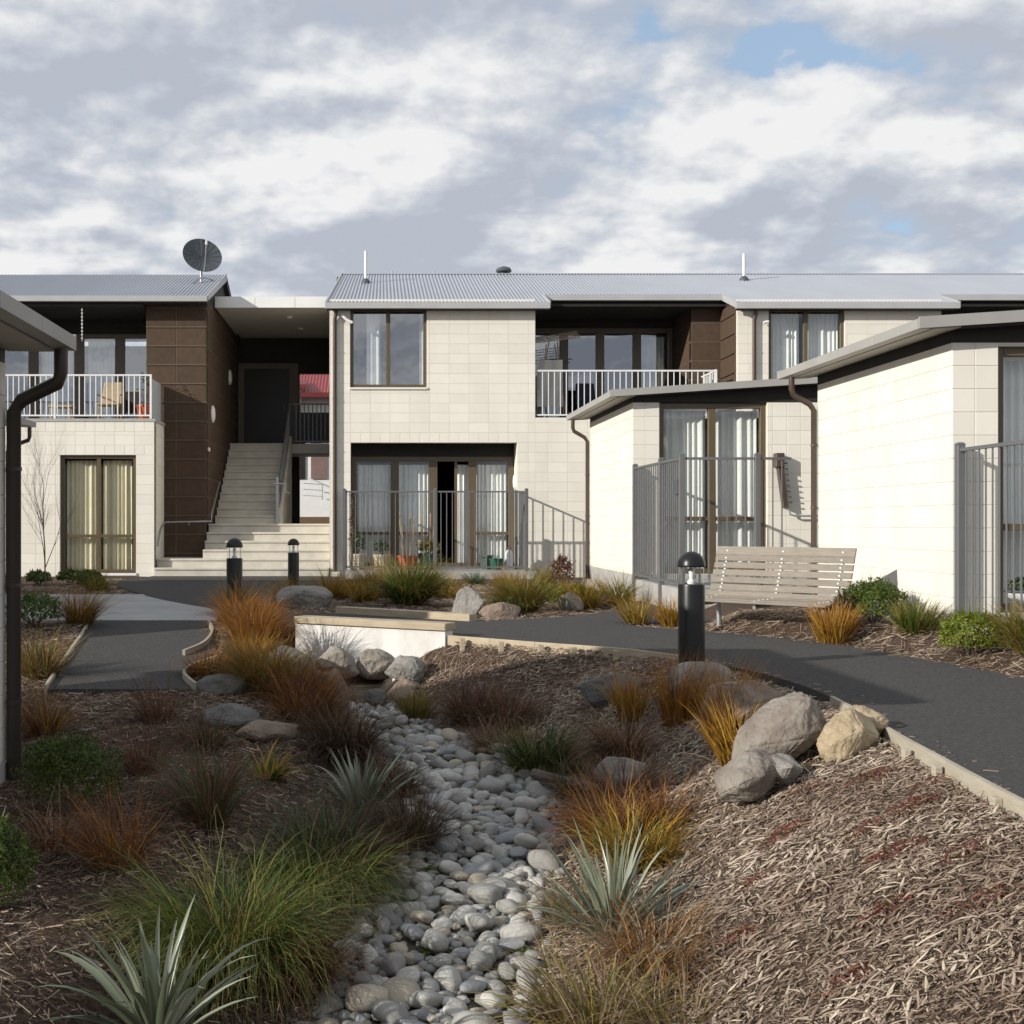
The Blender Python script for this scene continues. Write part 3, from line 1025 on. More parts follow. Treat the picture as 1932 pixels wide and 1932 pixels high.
for xx in (-4.60, -6.55, -8.4):
    MB().box(xx - .02, xx + .02, YF + .03, YF + .07, 3.2, 4.10).build('railing_post', WHITEMETAL, L)
MB().box(-4.60, -4.585, YF + .08, YU - .04, 3.24, 4.02).build('screen_panel', FROST, L)
rL = corrugated('roof', L, ROOF, -11, -3.55, EAVE_U[0], EAVE_U[1] - .02, RIDGE[0], RIDGE[1] - .02)
gutter(rL, -11, -3.56, EAVE_U[0] - .06, EAVE_U[1] - .03)
MB().box(-11, -3.58, EAVE_U[0] + .055, EAVE_U[0] + .085, 5.69, 5.84).build('eave_board', DARKBOARD, rL)
MB().hexa([(-3.56, EAVE_U[0] - .04, 5.73), (-3.53, EAVE_U[0] - .04, 5.73), (-3.53, RIDGE[0], RIDGE[1] - .17), (-3.56, RIDGE[0], RIDGE[1] - .17)],
          [(-3.56, EAVE_U[0] - .04, 5.86), (-3.53, EAVE_U[0] - .04, 5.86), (-3.53, RIDGE[0], RIDGE[1] + .01), (-3.56, RIDGE[0], RIDGE[1] + .01)]).build('barge', FLASH, rL)
MB().hexa([(-3.58, RIDGE[0], RIDGE[1] - .19), (-3.54, RIDGE[0], RIDGE[1] - .19), (-3.54, 31.7, 5.64), (-3.58, 31.7, 5.64)],
          [(-3.58, RIDGE[0], RIDGE[1] + .0), (-3.54, RIDGE[0], RIDGE[1] + .0), (-3.54, 31.7, 5.84), (-3.58, 31.7, 5.84)]).build('back_barge', DARKBOARD, rL)
MB().add([(-11, RIDGE[0] + .02, RIDGE[1] - .02), (-3.55, RIDGE[0] + .02, RIDGE[1] - .02), (-3.55, 31.7, 5.8), (-11, 31.7, 5.8)], [(0, 1, 2, 3)]).build('back_slope', ROOF, rL)
MB().hexa([(-10.9, 25.6, 5.69), (-3.76, 25.6, 5.69), (-3.76, 28.5, 5.7), (-10.9, 28.5, 5.7)], [(-10.9, 25.6, 5.81), (-3.76, 25.6, 5.81), (-3.76, 28.5, 6.8), (-10.9, 28.5, 6.8)]).build('roof_lining', DARKBOARD, rL)
# canopy over the stair, back wall with the flat door
cn = MB().box(-3.61, -.975, 27.1, 32.2, 5.885, 6.10).build('stair_canopy', SOFFIT, L)
for (a, b) in ((-3.612, -2.72), (-2.72, -1.83), (-1.83, -.972)):
    MB().box(a + .004, b - .004, 27.075, 27.098, 5.87, 6.115).build('fascia_panel', WHITE, cn)
for (x_, y_) in ((-2.05, 28.4), (-1.9, 30.0)):
    MB().lathe([(.07, -.03), (.075, 0)], (x_, y_, 5.885), 14).build('downlight', LAMPW, cn, smooth=True)
MB().box(-3.62, -2.02, 31.62, 31.8, 1.0, 5.88).box(-2.02, -.97, 31.62, 31.8, 4.96, 5.88).build('landing_wall', DARKBOARD, L)
dr = MB().box(-3.45, -2.28, 31.57, 31.615, 3.04, 5.08).build('flat_door', DOORDK, L)
mb = MB().box(-3.60, -3.45, 31.53, 31.62, 3.04, 5.22).box(-2.28, -2.05, 31.53, 31.62, 3.04, 5.22).box(-3.45, -2.28, 31.53, 31.62, 5.08, 5.22)
mb.build('door_frame', mat('taupe_frame', (0.15, 0.13, 0.105), None, 4, 0.6), dr)
MB().tube([(-2.42, 31.56, 4.02), (-2.42, 31.52, 4.02), (-2.42, 31.52, 4.16)], .012, 8).build('handle', GALV, dr)
# stair: six wide steps, landing, eleven upper risers
for k in range(6):
    x0 = -4.50 if k < 2 else -3.60
    y0 = 24.60 + .28 * k
    MB().box(x0, -.98, y0, 26.02 + (1.2 if k == 5 else 0), .178 * k - .05, .178 * (k + 1) - .045).box(x0 - .0, -.978, y0 - .022, 26.02 + (1.2 if k == 5 else 0), .178 * (k + 1) - .043, .178 * (k + 1)).build('step', STEP, L, bevel=.006)
MB().box(-3.60, -.98, 27.23, 36, .6, 1.066).build('landing', STEP, L)
for k in range(11):
    y0 = 27.05 + .27 * k
    zz = 1.068 + .1785 * (k + 1)
    MB().box(-3.60, -2.22, y0, y0 + .27, zz - .35, zz - .04).box(-3.60, -2.22, y0 - .015, y0 + .27, zz - .038, zz).build('stair_tread', STEP, L, bevel=.004)
MB().hexa([(-2.215, 27.0, 1.07), (-2.10, 27.0, 1.07), (-2.10, 29.95, 1.07), (-2.215, 29.95, 1.07)],
          [(-2.215, 27.0, 1.42), (-2.10, 27.0, 1.42), (-2.10, 29.95, 3.22), (-2.215, 29.95, 3.22)]).build('stair_wall', STEP, L)
MB().box(-3.60, -.98, 29.97, 31.6, 2.80, 3.03).build('upper_landing', PLINTH, L)
# balustrade beside the upper flight and along the landing
mb = MB()
mb.tube([(-2.16, 26.95, 2.02), (-2.16, 29.95, 4.02)], .022, 8).tube([(-2.16, 27.0, 1.52), (-2.16, 29.95, 3.3)], .015, 8)
bl = mb.build('stair_balustrade', GREYMETAL, L)
for k in range(24):
    t_ = k / 23
    yy = 27.0 + 2.93 * t_
    MB().box(-2.168, -2.152, yy - .008, yy + .008, 1.45 + 1.77 * t_, 2.05 + 1.95 * t_).build('baluster', GREYMETAL, bl)
mb = MB().tube([(-2.30, 26.9, 1.95), (-2.02, 26.9, 1.95), (-2.02, 26.9, 1.75), (-1.93, 26.9, 1.75)], .017, 8)
mb.build('handrail_end', GALV, L, smooth=True)
MB().box(-2.24, -2.18, 26.92, 26.98, 1.06, 2.10).build('rail_post', GALV, L)
railing(L, (-2.10, 29.99), (-.98, 29.99), 3.03, 4.03, GREYMETAL, .105, r=.012, name='landing_railing')
MB().box(-2.06, -.985, 30.6, 30.64, 3.1, 3.86).build('landing_screen', mat('slate_panel', (0.06, 0.067, 0.075), None, 3, .6), L)
# handrail on the tower foot and along its side
hr = MB().tube([(-4.50, 24.95, .62), (-4.50, 25.3, .96), (-4.47, 25.72, 1.10), (-3.50, 25.72, 1.12), (-3.50, 25.75, 1.28), (-3.50, 27.0, 1.98), (-3.50, 27.1, 1.98)], .019, 8).build('handrail', GALV, L, smooth=True)
MB().tube([(-3.98, 25.72, 1.11), (-3.98, 25.74, 1.05), (-3.98, 25.84, 1.04)], .012, 8).build('rail_bracket', GALV, hr)
for (yy, zz) in ((26.8, 3.48), (29.9, 4.66)):
    vs, fs = [], []
    for rr, dx in ((1.0, 0.0), (.96, .03), (.6, .055), (.05, .06)):
        for k in range(nseg):
            a = 2 * math.pi * k / nseg
            vs.append((-3.628 + dx, yy + .17 * rr * math.cos(a), zz + .19 * rr * math.sin(a)))
    for i in range(3):
        for k in range(nseg):
            fs.append((i * nseg + k, i * nseg + (k + 1) % nseg, (i + 1) * nseg + (k + 1) % nseg, (i + 1) * nseg + k))
    fs.append(tuple(range(3 * nseg, 4 * nseg)))
    MB().add(vs, fs).build('wall_lamp', LAMPW, L, smooth=True)
MB().box(-3.625, -3.60, 26.05, 26.25, 2.62, 2.70).build('number_plate', WHITE, L)

# ------------------------------------------------------------------ house beyond the passage
H = thing('neighbour_house', 'white house with red corrugated roof seen through the stair passage', 'house', (-2, 45, .9))
MB().box(-9, 6, 45, 45.2, 1.25, 5.75).box(-9, 6, 45.02, 45.22, .8, 1.25).build('wall', WHITE, H)
MB().box(-3.0, 3.0, 44.93, 44.99, 1.0, 1.32).build('slatted_base', mat('base_brown', (0.16, 0.10, 0.06), None, 30, .8, stretch=(4, 1, .2)), H)
MB().box(-6, 6, 46, 52, .8, 5.7).build('inner_wall', ROOM, H)
rH = corrugated('roof', H, REDROOF, -9, 6, 44.4, 5.82, 48.5, 7.6, pitch=.12, amp=.016)
MB().box(-9, 6, 44.3, 44.42, 5.68, 5.84).build('gutter', REDTRIM, rH)
MB().add([(-4.2, 44.2, 6.12), (-2.6, 44.2, 6.12), (-2.6, 45.4, 6.42), (-4.2, 45.4, 6.42)], [(0, 1, 2, 3)]).box(-4.2, -2.6, 44.16, 44.22, 5.96, 6.12).build('bay_roof', REDTRIM, H)
MB().box(-4.0, -2.8, 44.55, 44.99, 4.35, 5.95).build('bay', WHITE, H)
pw = MB().box(-3.15, -2.86, 44.50, 44.54, 4.6, 5.75).build('bay_window', FRAME, H)
MB().box(-3.1, -2.9, 44.49, 44.498, 4.65, 5.7).build('pane', GLASS_M, pw)
MB().box(-2.45, -1.87, 44.95, 44.998, 2.72, 4.6).build('shutter', MAUVE, H)
gw = MB().box(-3.3, -2.66, 44.95, 44.998, 2.72, 4.3).build('window', DOORDK, H)
mb = MB()
for k in range(3):
    mb.tube([(-2.7, 44.6 - .05 * k, 2.55 - .22 * k), (-2.0, 44.5 - .2 * k, 2.5 - .22 * k)], .018, 6)
mb.tube([(-2.0, 44.5, 2.5), (-2.0, 44.2, 1.95)], .018, 6).tube([(-2.5, 44.9, 2.75), (-2.0, 44.5, 2.5)], .018, 6)
mb.build('clothes_rack', GALV, H)

# ------------------------------------------------------------------ single-storey units
def unit(name, label, sg, xw, yf, yb, zg, zb, zt, xe, ze, yr0, yr1, width, win, wz, rail, pipe_m=PIPE, pipe_r=.032, cur=CURTAIN, pz=None, slope=.065):
    U = thing(name, label, 'building', (xw + sg * width / 2, yf, zg))
    xo = xw + sg * width
    a0, a1 = min(xw, xo), max(xw, xo)
    w0, w1 = sorted((xw + sg * win[0], xw + sg * win[1]))
    op = (w0, w1, wz[0], wz[1])
    sw = wall(U, 'y', xw, yf + .012, yb, zg - .3, zt, face=-sg)
    blocks(sw, 'y', xw, yf + .002, yb, zb, zt, face=-sg, pz=zt, pa=yf, gap=.005)
    fw = wall(U, 'x', yf, a0 + .008, a1 - .008, zg - .3, zt, [op])
    blocks(fw, 'x', yf, *sorted((xw + sg * .002, xw + sg * (win[1] + .9))), zb, zt, [op], bw=.2 if sg > 0 else .4, pa=w0, pz=zt, gap=.005)
    mb = MB()
    x1, x2 = sorted((xw - sg * .012, xw + sg * .1))
    mb.box(x1, x2, yf - .012, yb + .012, zg - .3, zb - .006)
    x1, x2 = sorted((xw + sg * .1, xo))
    mb.box(x1, x2, yf - .012, yf + .1, zg - .3, min(zb - .006, wz[0]))
    mb.build('plinth', PLINTH, U)
    # back and far side, floor, so that it is closed
    mb = MB()
    x1, x2 = sorted((xw + sg * .02, xo))
    mb.box(x1, x2, yb - .15, yb, zg - .3, zt + .05).box(*sorted((xo - sg * .2, xo)), yf + .2, yb, zg - .3, zt + .3)
    mb.build('back_wall', MORTAR, U)
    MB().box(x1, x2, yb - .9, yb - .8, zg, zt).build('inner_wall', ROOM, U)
    m_ = (w0 + w1) / 2
    window(U, yf + .06, w0, w1, wz[0], wz[1] - .002, mull=(m_,), rail=rail, fw=.075, mw=.10, curtains=((w0 + .08, m_ - .05, wz[1] - .1), (m_ + .05, w1 - .08, wz[1] - .1)), cmat=cur)
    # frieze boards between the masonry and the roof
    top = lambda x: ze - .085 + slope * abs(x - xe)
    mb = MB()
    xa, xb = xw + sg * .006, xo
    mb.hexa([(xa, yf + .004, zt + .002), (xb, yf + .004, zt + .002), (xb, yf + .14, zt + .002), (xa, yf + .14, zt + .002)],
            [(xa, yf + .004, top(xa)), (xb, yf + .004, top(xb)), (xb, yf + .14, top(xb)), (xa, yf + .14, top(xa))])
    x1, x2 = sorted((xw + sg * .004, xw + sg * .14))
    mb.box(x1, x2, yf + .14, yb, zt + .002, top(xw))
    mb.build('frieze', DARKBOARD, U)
    # roof plate, barges, gutter, soffit
    xi = xe + sg * .10
    def plate(xa, xb, ya, yb_, zlo, zhi, nm, m, par):
        f = lambda x: slope * abs(x - xe)
        return MB().hexa([(xa, ya, ze + zlo + f(xa)), (xb, ya, ze + zlo + f(xb)), (xb, yb_, ze + zlo + f(xb)), (xa, yb_, ze + zlo + f(xa))],
                         [(xa, ya, ze + zhi + f(xa)), (xb, ya, ze + zhi + f(xb)), (xb, yb_, ze + zhi + f(xb)), (xa, yb_, ze + zhi + f(xa))]).build(nm, m, par)
    rf_ = plate(xi, xo + sg * .3, yr0 + .024, yr1 - .024, -.08, .0, 'roof', FLASH, U)
    plate(xe + sg * .002, xo + sg * .3, yr0, yr0 + .022, -.088, .010, 'barge', FASCIA, rf_)
    plate(xe + sg * .002, xo + sg * .3, yr1 - .022, yr1, -.088, .010, 'barge', FASCIA, rf_)
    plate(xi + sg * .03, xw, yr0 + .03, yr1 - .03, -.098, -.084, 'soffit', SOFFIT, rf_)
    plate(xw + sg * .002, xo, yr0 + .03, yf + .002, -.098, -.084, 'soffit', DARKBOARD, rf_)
    mb = MB()
    n_seg = 4
    for k in range(n_seg):
        ya, yb2 = yr0 + .026 + (yr1 - yr0 - .052) * k / n_seg, yr0 + .026 + (yr1 - yr0 - .052) * (k + 1) / n_seg
        x1, x2 = sorted((xe, xe + sg * .012))
        g = MB().box(x1, x2, ya + .002, yb2 - .002, ze - .088, ze - .004)
        x1, x2 = sorted((xe + sg * .012, xi + sg * .012))
        g.box(x1, x2, ya + .002, yb2 - .002, ze - .088, ze - .078)
        g.build('gutter', FASCIA, rf_)
    px, py = xw - sg * (pipe_r + .012), yb - .02
    dp = downpipe(U, [(xe + sg * .055, py - .06, ze - .10), (xe + sg * .055, py - .06, ze - .24), (xe + sg * .075, py - .055, ze - .30), (px - sg * .05, py - .01, ze - .40), (px, py, ze - .47), (px, py, zg - .15)], pipe_r, pipe_m,
                  brackets=[(px, py, z) for z in (zg + .5, zg + 1.2, zg + 1.9)])
    return U


A = unit('cottage', 'cream single-storey unit with grey fence joined to the two-storey block', 1, 3.60, 17.2, 20.66, .0, .36, 2.78, 3.245, 2.93, 17.0, 20.95, 5.2,
         (.38, 1.90), (.36, 2.78), 1.14)
B = unit('cottage', 'near cream single-storey unit behind the slatted bench at right', 1, 4.95, 10.5, 13.72, .05, .30, 2.63, 4.58, 2.81, 10.3, 13.98, 5.2,
         (.40, 2.10), (.30, 2.60), 1.04)
C = unit('cottage', 'far left single-storey unit whose eave end shows behind the dark downpipe', -1, -5.86, 10.6, 19.2, .0, .2, 2.50, -5.40, 2.68, 10.2, 19.3, 5.0, (.5, 2.0), (.2, 2.5), 1.0)
E = unit('cottage', 'shaded single-storey unit at the left edge with brown downpipe coloured darker for shade', -1, -2.25, 4.8, 7.38, -.50, -.36, 2.04, -1.84, 2.215, 4.44, 7.46, 5.0, (.5, 2.0), (-.3, 2.0), .5, pipe_m=PIPE_SHADE, pipe_r=.043, slope=.008)
MB().box(3.62, 4.92, 14.46, 17.19, -.1, .29).build('terrace_slab', PLINTH, A)
MB().box(4.97, 8.0, 7.9, 10.48, -.1, .235).build('terrace_slab', PLINTH, B)
MB().hexa([(3.46, 20.3, -.05), (3.60, 20.3, -.05), (3.60, 20.95, -.05), (3.46, 20.95, -.05)], [(3.52, 20.38, .14), (3.58, 20.38, .14), (3.58, 20.85, .14), (3.52, 20.85, .14)]).build('pipe_footing', PLINTH, A)
MB().box(-.94, -.74, 24.45, 24.69, -.05, .10).build('pipe_footing', STEP, M, bevel=.02)

# ------------------------------------------------------------------ fences
PICK = {}


def fence(label, pts, posts, zg, zt, zb, step=.108, post_w=.066):
    """picket fence along a polyline; posts: list of (x, y)"""
    F = thing('picket_fence', label, 'fence', (pts[0][0], pts[0][1], zg), 'grey metal fences')
    for (a, b) in zip(pts[:-1], pts[1:]):
        p0, p1 = Vector((*a, 0)), Vector((*b, 0))
        d = (p1 - p0)
        ln = d.length
        d.normalize()
        s = Vector((-d.y, d.x, 0)) * .016
        for (z0, z1) in ((zt - .03, zt), (zb, zb + .03)):
            c = [p0 - s, p1 - s, p1 + s, p0 + s]
            MB().hexa([(q.x, q.y, z0) for q in c], [(q.x, q.y, z1) for q in c]).build('rail', GREYMETAL, F)
        n = max(2, round(ln / step))
        h = zt - .03 - zb - .03
        key = round(h, 3)
        if key not in PICK:
            q = MB().tube([(0, 0, 0), (0, 0, h)], .0085, 6, caps=False)
            me = bpy.data.meshes.new('picket')
            me.from_pydata(q.v, [], q.f)
            me.materials.append(GREYMETAL)
            PICK[key] = me
        for i in range(1, n):
            q = p0 + d * (ln * i / n)
            if any((q.x - x) ** 2 + (q.y - y) ** 2 < .003 for x, y in posts):
                continue
            link(bpy.data.objects.new('picket', PICK[key]), F, (q.x, q.y, zb + .03))
    for (x, y) in posts:
        hw = post_w / 2
        p = MB().box(x - hw, x + hw, y - hw, y + hw, zg, zt + .03).build('post', GREYMETAL, F, bevel=.004)
        MB().hexa([(x - hw - .004, y - hw - .004, zt + .03), (x + hw + .004, y - hw - .004, zt + .03), (x + hw + .004, y + hw + .004, zt + .03), (x - hw - .004, y + hw + .004, zt + .03)],
                  [(x - hw + .012, y - hw + .012, zt + .05), (x + hw - .012, y - hw + .012, zt + .05), (x + hw - .012, y + hw - .012, zt + .05), (x - hw + .012, y + hw - .012, zt + .05)]).build('post_cap', GREYMETAL, p)
    return F


F1 = fence('grey picket fence round the potted terrace of the two-storey block', [(-.64, 24.66), (-.64, 23.46), (2.87, 23.46), (2.87, 24.66)],
           [(-.64, 23.46), (-.64, 24.45), (1.11, 23.46), (2.87, 23.46), (2.80, 24.62)], .0, 1.70, .22)
mb = MB().box(2.835, 2.905, 23.62, 23.74, 1.28, 1.42).box(2.845, 2.895, 23.64, 23.70, 1.15, 1.28)
mb.build('gate_latch', DISH, F1, bevel=.006)
F2 = fence('grey picket fence enclosing the terrace of the unit behind the bench', [(3.62, 17.16), (3.62, 14.5), (4.92, 14.5)],
           [(3.62, 17.12), (3.62, 15.55), (3.62, 14.5), (4.52, 14.5)], .0, 1.86, .34)
MB().box(3.59, 3.66, 14.62, 14.74, 1.42, 1.60).build('gate_latch', DISH, F2, bevel=.006)
F3 = fence('grey picket fence of the near right unit beside the yellow-green bush', [(4.98, 10.42), (4.98, 8.1), (7.6, 8.1)],
           [(4.98, 10.42), (4.98, 8.1), (6.3, 8.1)], .1, 1.715, .30)

# ------------------------------------------------------------------ culvert bridge
K = thing('culvert_headwall', 'whitewashed culvert wall with timber cap above the boulders', 'culvert wall', (0, 11.6, -.4))


def strip(p, q, w0, w1, z0, z1):
    """box along p-q, between side offsets w0 and w1 (towards the far side)"""
    p, q = np.array(p), np.array(q)
    d = (q - p) / np.linalg.norm(q - p)
    n = np.array([-d[1], d[0]])
    if n[1] < 0:
        n = -n
    c = [p + n * w0, q + n * w0, q + n * w1, p + n * w1]
    return [(x, y, z0) for x, y in c], [(x, y, z1) for x, y in c]


wp_ = lambda s_: WALL_A + wd * s_
WLEN = float(np.linalg.norm(WALL_B - WALL_A))
MB().hexa(*strip(wp_(0), wp_(.56), -.02, .13, -.75, .085)).hexa(*strip(wp_(1.22), wp_(WLEN), -.02, .13, -.75, .085)).hexa(*strip(wp_(.56), wp_(1.22), -.02, .13, -.29, .085)).build('wall', WHITEWASH, K)
MB().hexa(*strip(WALL_A + (WALL_A - WALL_B) * .012, WALL_B, -.05, .15, .088, .155)).build('timber_cap', TIMBER, K, bevel=.006)
MB().hexa(*strip((1.02, 13.08), (-.45, 14.25), -.06, .09, -.02, .10)).build('x', TIMBER, None).name = 'bridge_kerb'
tag(bpy.data.objects['bridge_kerb'], 'grey timber beam lying along the far side of the bridge path', 'timber beam')
# timber edging with pegs
ED = thing('timber_edging', 'pale board edging with pegs beside the white culvert wall', 'edging', (1.5, 10.6, -.1))
epts = [(.66, 11.22), (1.02, 10.90), (1.38, 10.58), (1.75, 10.28), (2.10, 9.97), (2.34, 9.55), (2.50, 9.2)]
for a, b in zip(epts[:-1], epts[1:]):
    MB().hexa(*strip(a, b, -.028, -.002, -.13, .045)).build('board', TIMBER, ED, bevel=.003)
for t_ in ((.82, 11.05), (1.14, 10.76), (1.45, 10.49), (1.70, 10.28), (2.0, 10.0)):
    MB().box(t_[0] - .075, t_[0] - .03, t_[1] - .075, t_[1] - .03, -.22, .035).build('peg', TIMBER, ED, bevel=.003)
ED2 = thing('timber_edging', 'pale board edging with pegs down the near right path side', 'edging', (2.45, 5, -.1))
epts = spline([(2.735, 7.3), (2.66, 6.6), (2.575, 6.0), (2.50, 5.3), (2.43, 4.6), (2.385, 3.8), (2.34, 3.0), (2.26, 1.2)], 3)
for a, b in zip(epts[:-1], epts[1:]):
    MB().hexa([(a[0] - .026, a[1], -.12), (a[0] - .002, a[1], -.12), (b[0] - .002, b[1], -.12), (b[0] - .026, b[1], -.12)],
              [(a[0] - .026, a[1], .038), (a[0] - .002, a[1], .038), (b[0] - .002, b[1], .038), (b[0] - .026, b[1], .038)]).build('board', TIMBER_G, ED2)
for (x, y) in ((2.525, 5.72), (2.49, 5.33), (2.44, 4.72), (2.40, 4.1)):
    MB().box(x - .062, x - .026, y - .02, y + .02, -.25, .012).build('peg', TIMBER_G, ED2, bevel=.004)
for lab, pp in (('short curved board edging on the right side of the dark side path', [(-1.80, 13.0), (-1.68, 12.4), (-1.66, 11.7), (-1.78, 11.2)]),
                ('hooked board edging curling round the rusty grasses by the side path', [(-1.42, 10.95), (-1.58, 10.6), (-1.62, 10.2), (-1.45, 9.72)])):
    mb = MB()
    sp = spline(pp, 5)
    lo = [(x, y, zl_top(y) - .1) for x, y in sp]
    for (a, b) in zip(sp[:-1], sp[1:]):
        za, zb_ = zl_top(a[1]), zl_top(b[1])
        mb.hexa([(a[0] - .012, a[1], za - .1), (a[0] + .014, a[1], za - .1), (b[0] + .014, b[1], zb_ - .1), (b[0] - .012, b[1], zb_ - .1)],
                [(a[0] - .012, a[1], za + .05), (a[0] + .014, a[1], za + .05), (b[0] + .014, b[1], zb_ + .05), (b[0] - .012, b[1], zb_ + .05)])
    tag(mb.build('path_edging', TIMBER_G), lab, 'edging')
mb = MB()
for (a, b) in zip([(-3.10, 13.2), (-2.95, 12.2), (-2.80, 11.0)], [(-2.95, 12.2), (-2.80, 11.0), (-2.63, 9.72)]):
    za, zb_ = zl_top(a[1]), zl_top(b[1])
    mb.hexa([(a[0] - .03, a[1], za - .1), (a[0] - .004, a[1], za - .1), (b[0] - .004, b[1], zb_ - .1), (b[0] - .03, b[1], zb_ - .1)],
            [(a[0] - .03, a[1], za + .03), (a[0] - .004, a[1], za + .03), (b[0] - .004, b[1], zb_ + .03), (b[0] - .03, b[1], zb_ + .03)])
tag(mb.build('path_edging', TIMBER_G), 'straight board edging on the left side of the dark side path', 'edging')

# ------------------------------------------------------------------ bollard lights


def bollard(label, x, y, z, s=1.0):
    T = thing('bollard_light', label, 'bollard', (x, y, z), 'black bollard lights')
    h, r = .60 * s, .095 * s
    MB().lathe([(r * 1.0, -.35), (r, h - .01), (r * .97, h)], (x, y, z), 28).build('post', BLACK, T, smooth=True)
    ln = MB().lathe([(r * .93, h + .001), (r * .93, h + .125 * s)], (x, y, z), 28).build('lens', CLEAR, T, smooth=True)
    MB().lathe([(r * .30, h + .002), (r * .34, h + .02), (r * .15, h + .04), (r * .22, h + .10 * s), (r * .1, h + .12 * s)], (x, y, z), 14).build('lamp', LAMPW, ln, smooth=True)
    for k in range(3):
        a = 2 * math.pi * k / 3 + .5
        MB().box(x + r * .80 * math.cos(a) - .004, x + r * .80 * math.cos(a) + .004, y + r * .80 * math.sin(a) - .004, y + r * .80 * math.sin(a) + .004, z + h, z + h + .125 * s).build('lens_rod', GALV, ln)
    prof = [(r * 1.04, h + .125 * s), (r * 1.06, h + .135 * s)] + [(r * 1.05 * math.cos(t), h + .135 * s + r * 1.1 * math.sin(t)) for t in np.linspace(0.06, 1.5, 9)]
    MB().lathe(prof, (x, y, z), 28).build('dome', BLACK, T, smooth=True)
    return T


bollard('nearest black bollard light with glass ring beside the right path', 2.28, 8.85, .03, 1.0)
bollard('black bollard light among rusty grasses left of the culvert', -1.77, 15.1, .012, 1.05)
bollard('farthest black bollard light standing before the concrete steps', -1.38, 20.05, .012, .97)

# ------------------------------------------------------------------ slatted bench
BT = thing('park_bench', 'weathered slatted timber bench facing the path beside the cream wall', 'bench', (3.95, 11.6, .05))
bx, by = Vector((3.47, 12.40, 0)), Vector((4.47, 11.36, 0))
bd = (by - bx)
BL = bd.length
bd.normalize()
bn = Vector((-bd.y, bd.x, 0))
if bn.y > 0:
    bn = -bn
prof = []                                   # (distance towards the sitter, height) of the slat run, top of back to front of seat
for i in range(6):
    prof.append((.02 + .026 * i, .80 - .072 * i, 0))
prof += [(.185, .375, 1), (.25, .345, 2), (.335, .335, 2), (.42, .335, 2), (.505, .335, 2), (.59, .325, 2)]
sh = lambda p_: bx + bn * p_
for i, (d_, z_, k_) in enumerate(prof):
    hw, ht = (.012, .030) if k_ == 0 else ((.02, .025) if k_ == 1 else (.037, .011))
    if i == 0:
        ht = .042
    c = []
    for e in (-.0, BL):
        for sx in (-1, 1):
            c.append(bx + bd * e + bn * (d_ + sx * hw))
    q = [c[0], c[2], c[3], c[1]]
    tl = .34 * ht if k_ == 0 else 0
    o = MB().hexa([(v_.x + bn.x * tl, v_.y + bn.y * tl, z_ - ht) for v_ in q], [(v_.x - bn.x * tl, v_.y - bn.y * tl, z_ + ht) for v_ in q]).build('slat', BENCHW, BT, bevel=.004)
    for e in (.12, BL / 2, BL - .12):
        c_ = bx + bd * e + bn * (d_ + (hw if k_ == 0 else 0)) + Vector((0, 0, z_ + (0 if k_ == 0 else ht)))
        if k_ == 0:
            MB().tube([c_, c_ + bn * .004], .009, 8).build('bolt', WHITE, o)
        else:
            MB().lathe([(.009, 0), (.007, .004)], c_, 8).build('bolt', WHITE, o)
for e in (.12, BL / 2, BL - .12):
    pts = [bx + bd * e + bn * (d_ - (.018 if k_ == 0 else 0)) + Vector((0, 0, z_ - (0 if k_ == 0 else .045))) for d_, z_, k_ in prof]
    MB().tube(pts, .02, 6).build('bracket', GALV, BT)
for e in (.10, BL - .06):
    for d_ in (.16, .54):
        p_ = bx + bd * e + bn * d_
        lg = MB().tube([(p_.x, p_.y, -.05), (p_.x, p_.y, .29)], .027, 10).build('leg', GALV, BT, smooth=True)
    
# second bench far left
B2 = thing('park_bench', 'small grey slatted bench near the bare sapling at far left', 'bench', (-6.05, 17.6, 0))
for k in range(3):
    MB().box(-6.75 + .02, -5.35, 17.2 + .13 * k, 17.31 + .13 * k, .33 + .012 * k, .36 + .012 * k).build('slat', GALV, B2, bevel=.003)
for (x_, y_) in ((-5.5, 17.25), (-6.6, 17.25), (-5.5, 17.5), (-6.6, 17.5)):
    MB().tube([(x_, y_, 0), (x_, y_, .33)], .015, 8).build('leg', GALV, B2)
MB().tube([(-6.7, 17.62, .4), (-6.7, 17.66, .66), (-5.4, 17.66, .66), (-5.4, 17.62, .4)], .014, 8).build('back_rail', GALV, B2)

# ------------------------------------------------------------------ satellite dish
DS = thing('satellite_dish', 'dark grey mesh satellite dish on the left roof ridge', 'satellite dish', (-3.96, 27.4, 6.45))
zr_ = EAVE_U[1] + (27.4 - EAVE_U[0]) * .345
MB().tube([(-3.96, 27.4, zr_ - .02), (-3.96, 27.4, 6.86)], .03, 10).tube([(-3.96, 27.42, 6.62), (-3.72, 27.7, 6.60)], .012, 6).tube([(-3.96, 27.42, 6.62), (-4.1, 27.1, 6.4)], .012, 6).build('mast', GALV, DS, smooth=True)
cen = Vector((-3.93, 27.36, 7.09))
ax = Vector((.30, -.72, .30)).normalized()
ux = ax.cross(Vector((0, 0, 1))).normalized()
uy = ux.cross(ax)
vs, fs = [], []
rings, ns = 8, 36
for side in (0, 1):
    for i in range(rings + 1):
        r_ = .45 * i / rings
        for k in range(ns):
            a = 2 * math.pi * k / ns
            vs.append(cen + ux * (r_ * math.cos(a)) + uy * (r_ * .95 * math.sin(a)) + ax * (.34 * r_ * r_ - .05 - .012 * side))
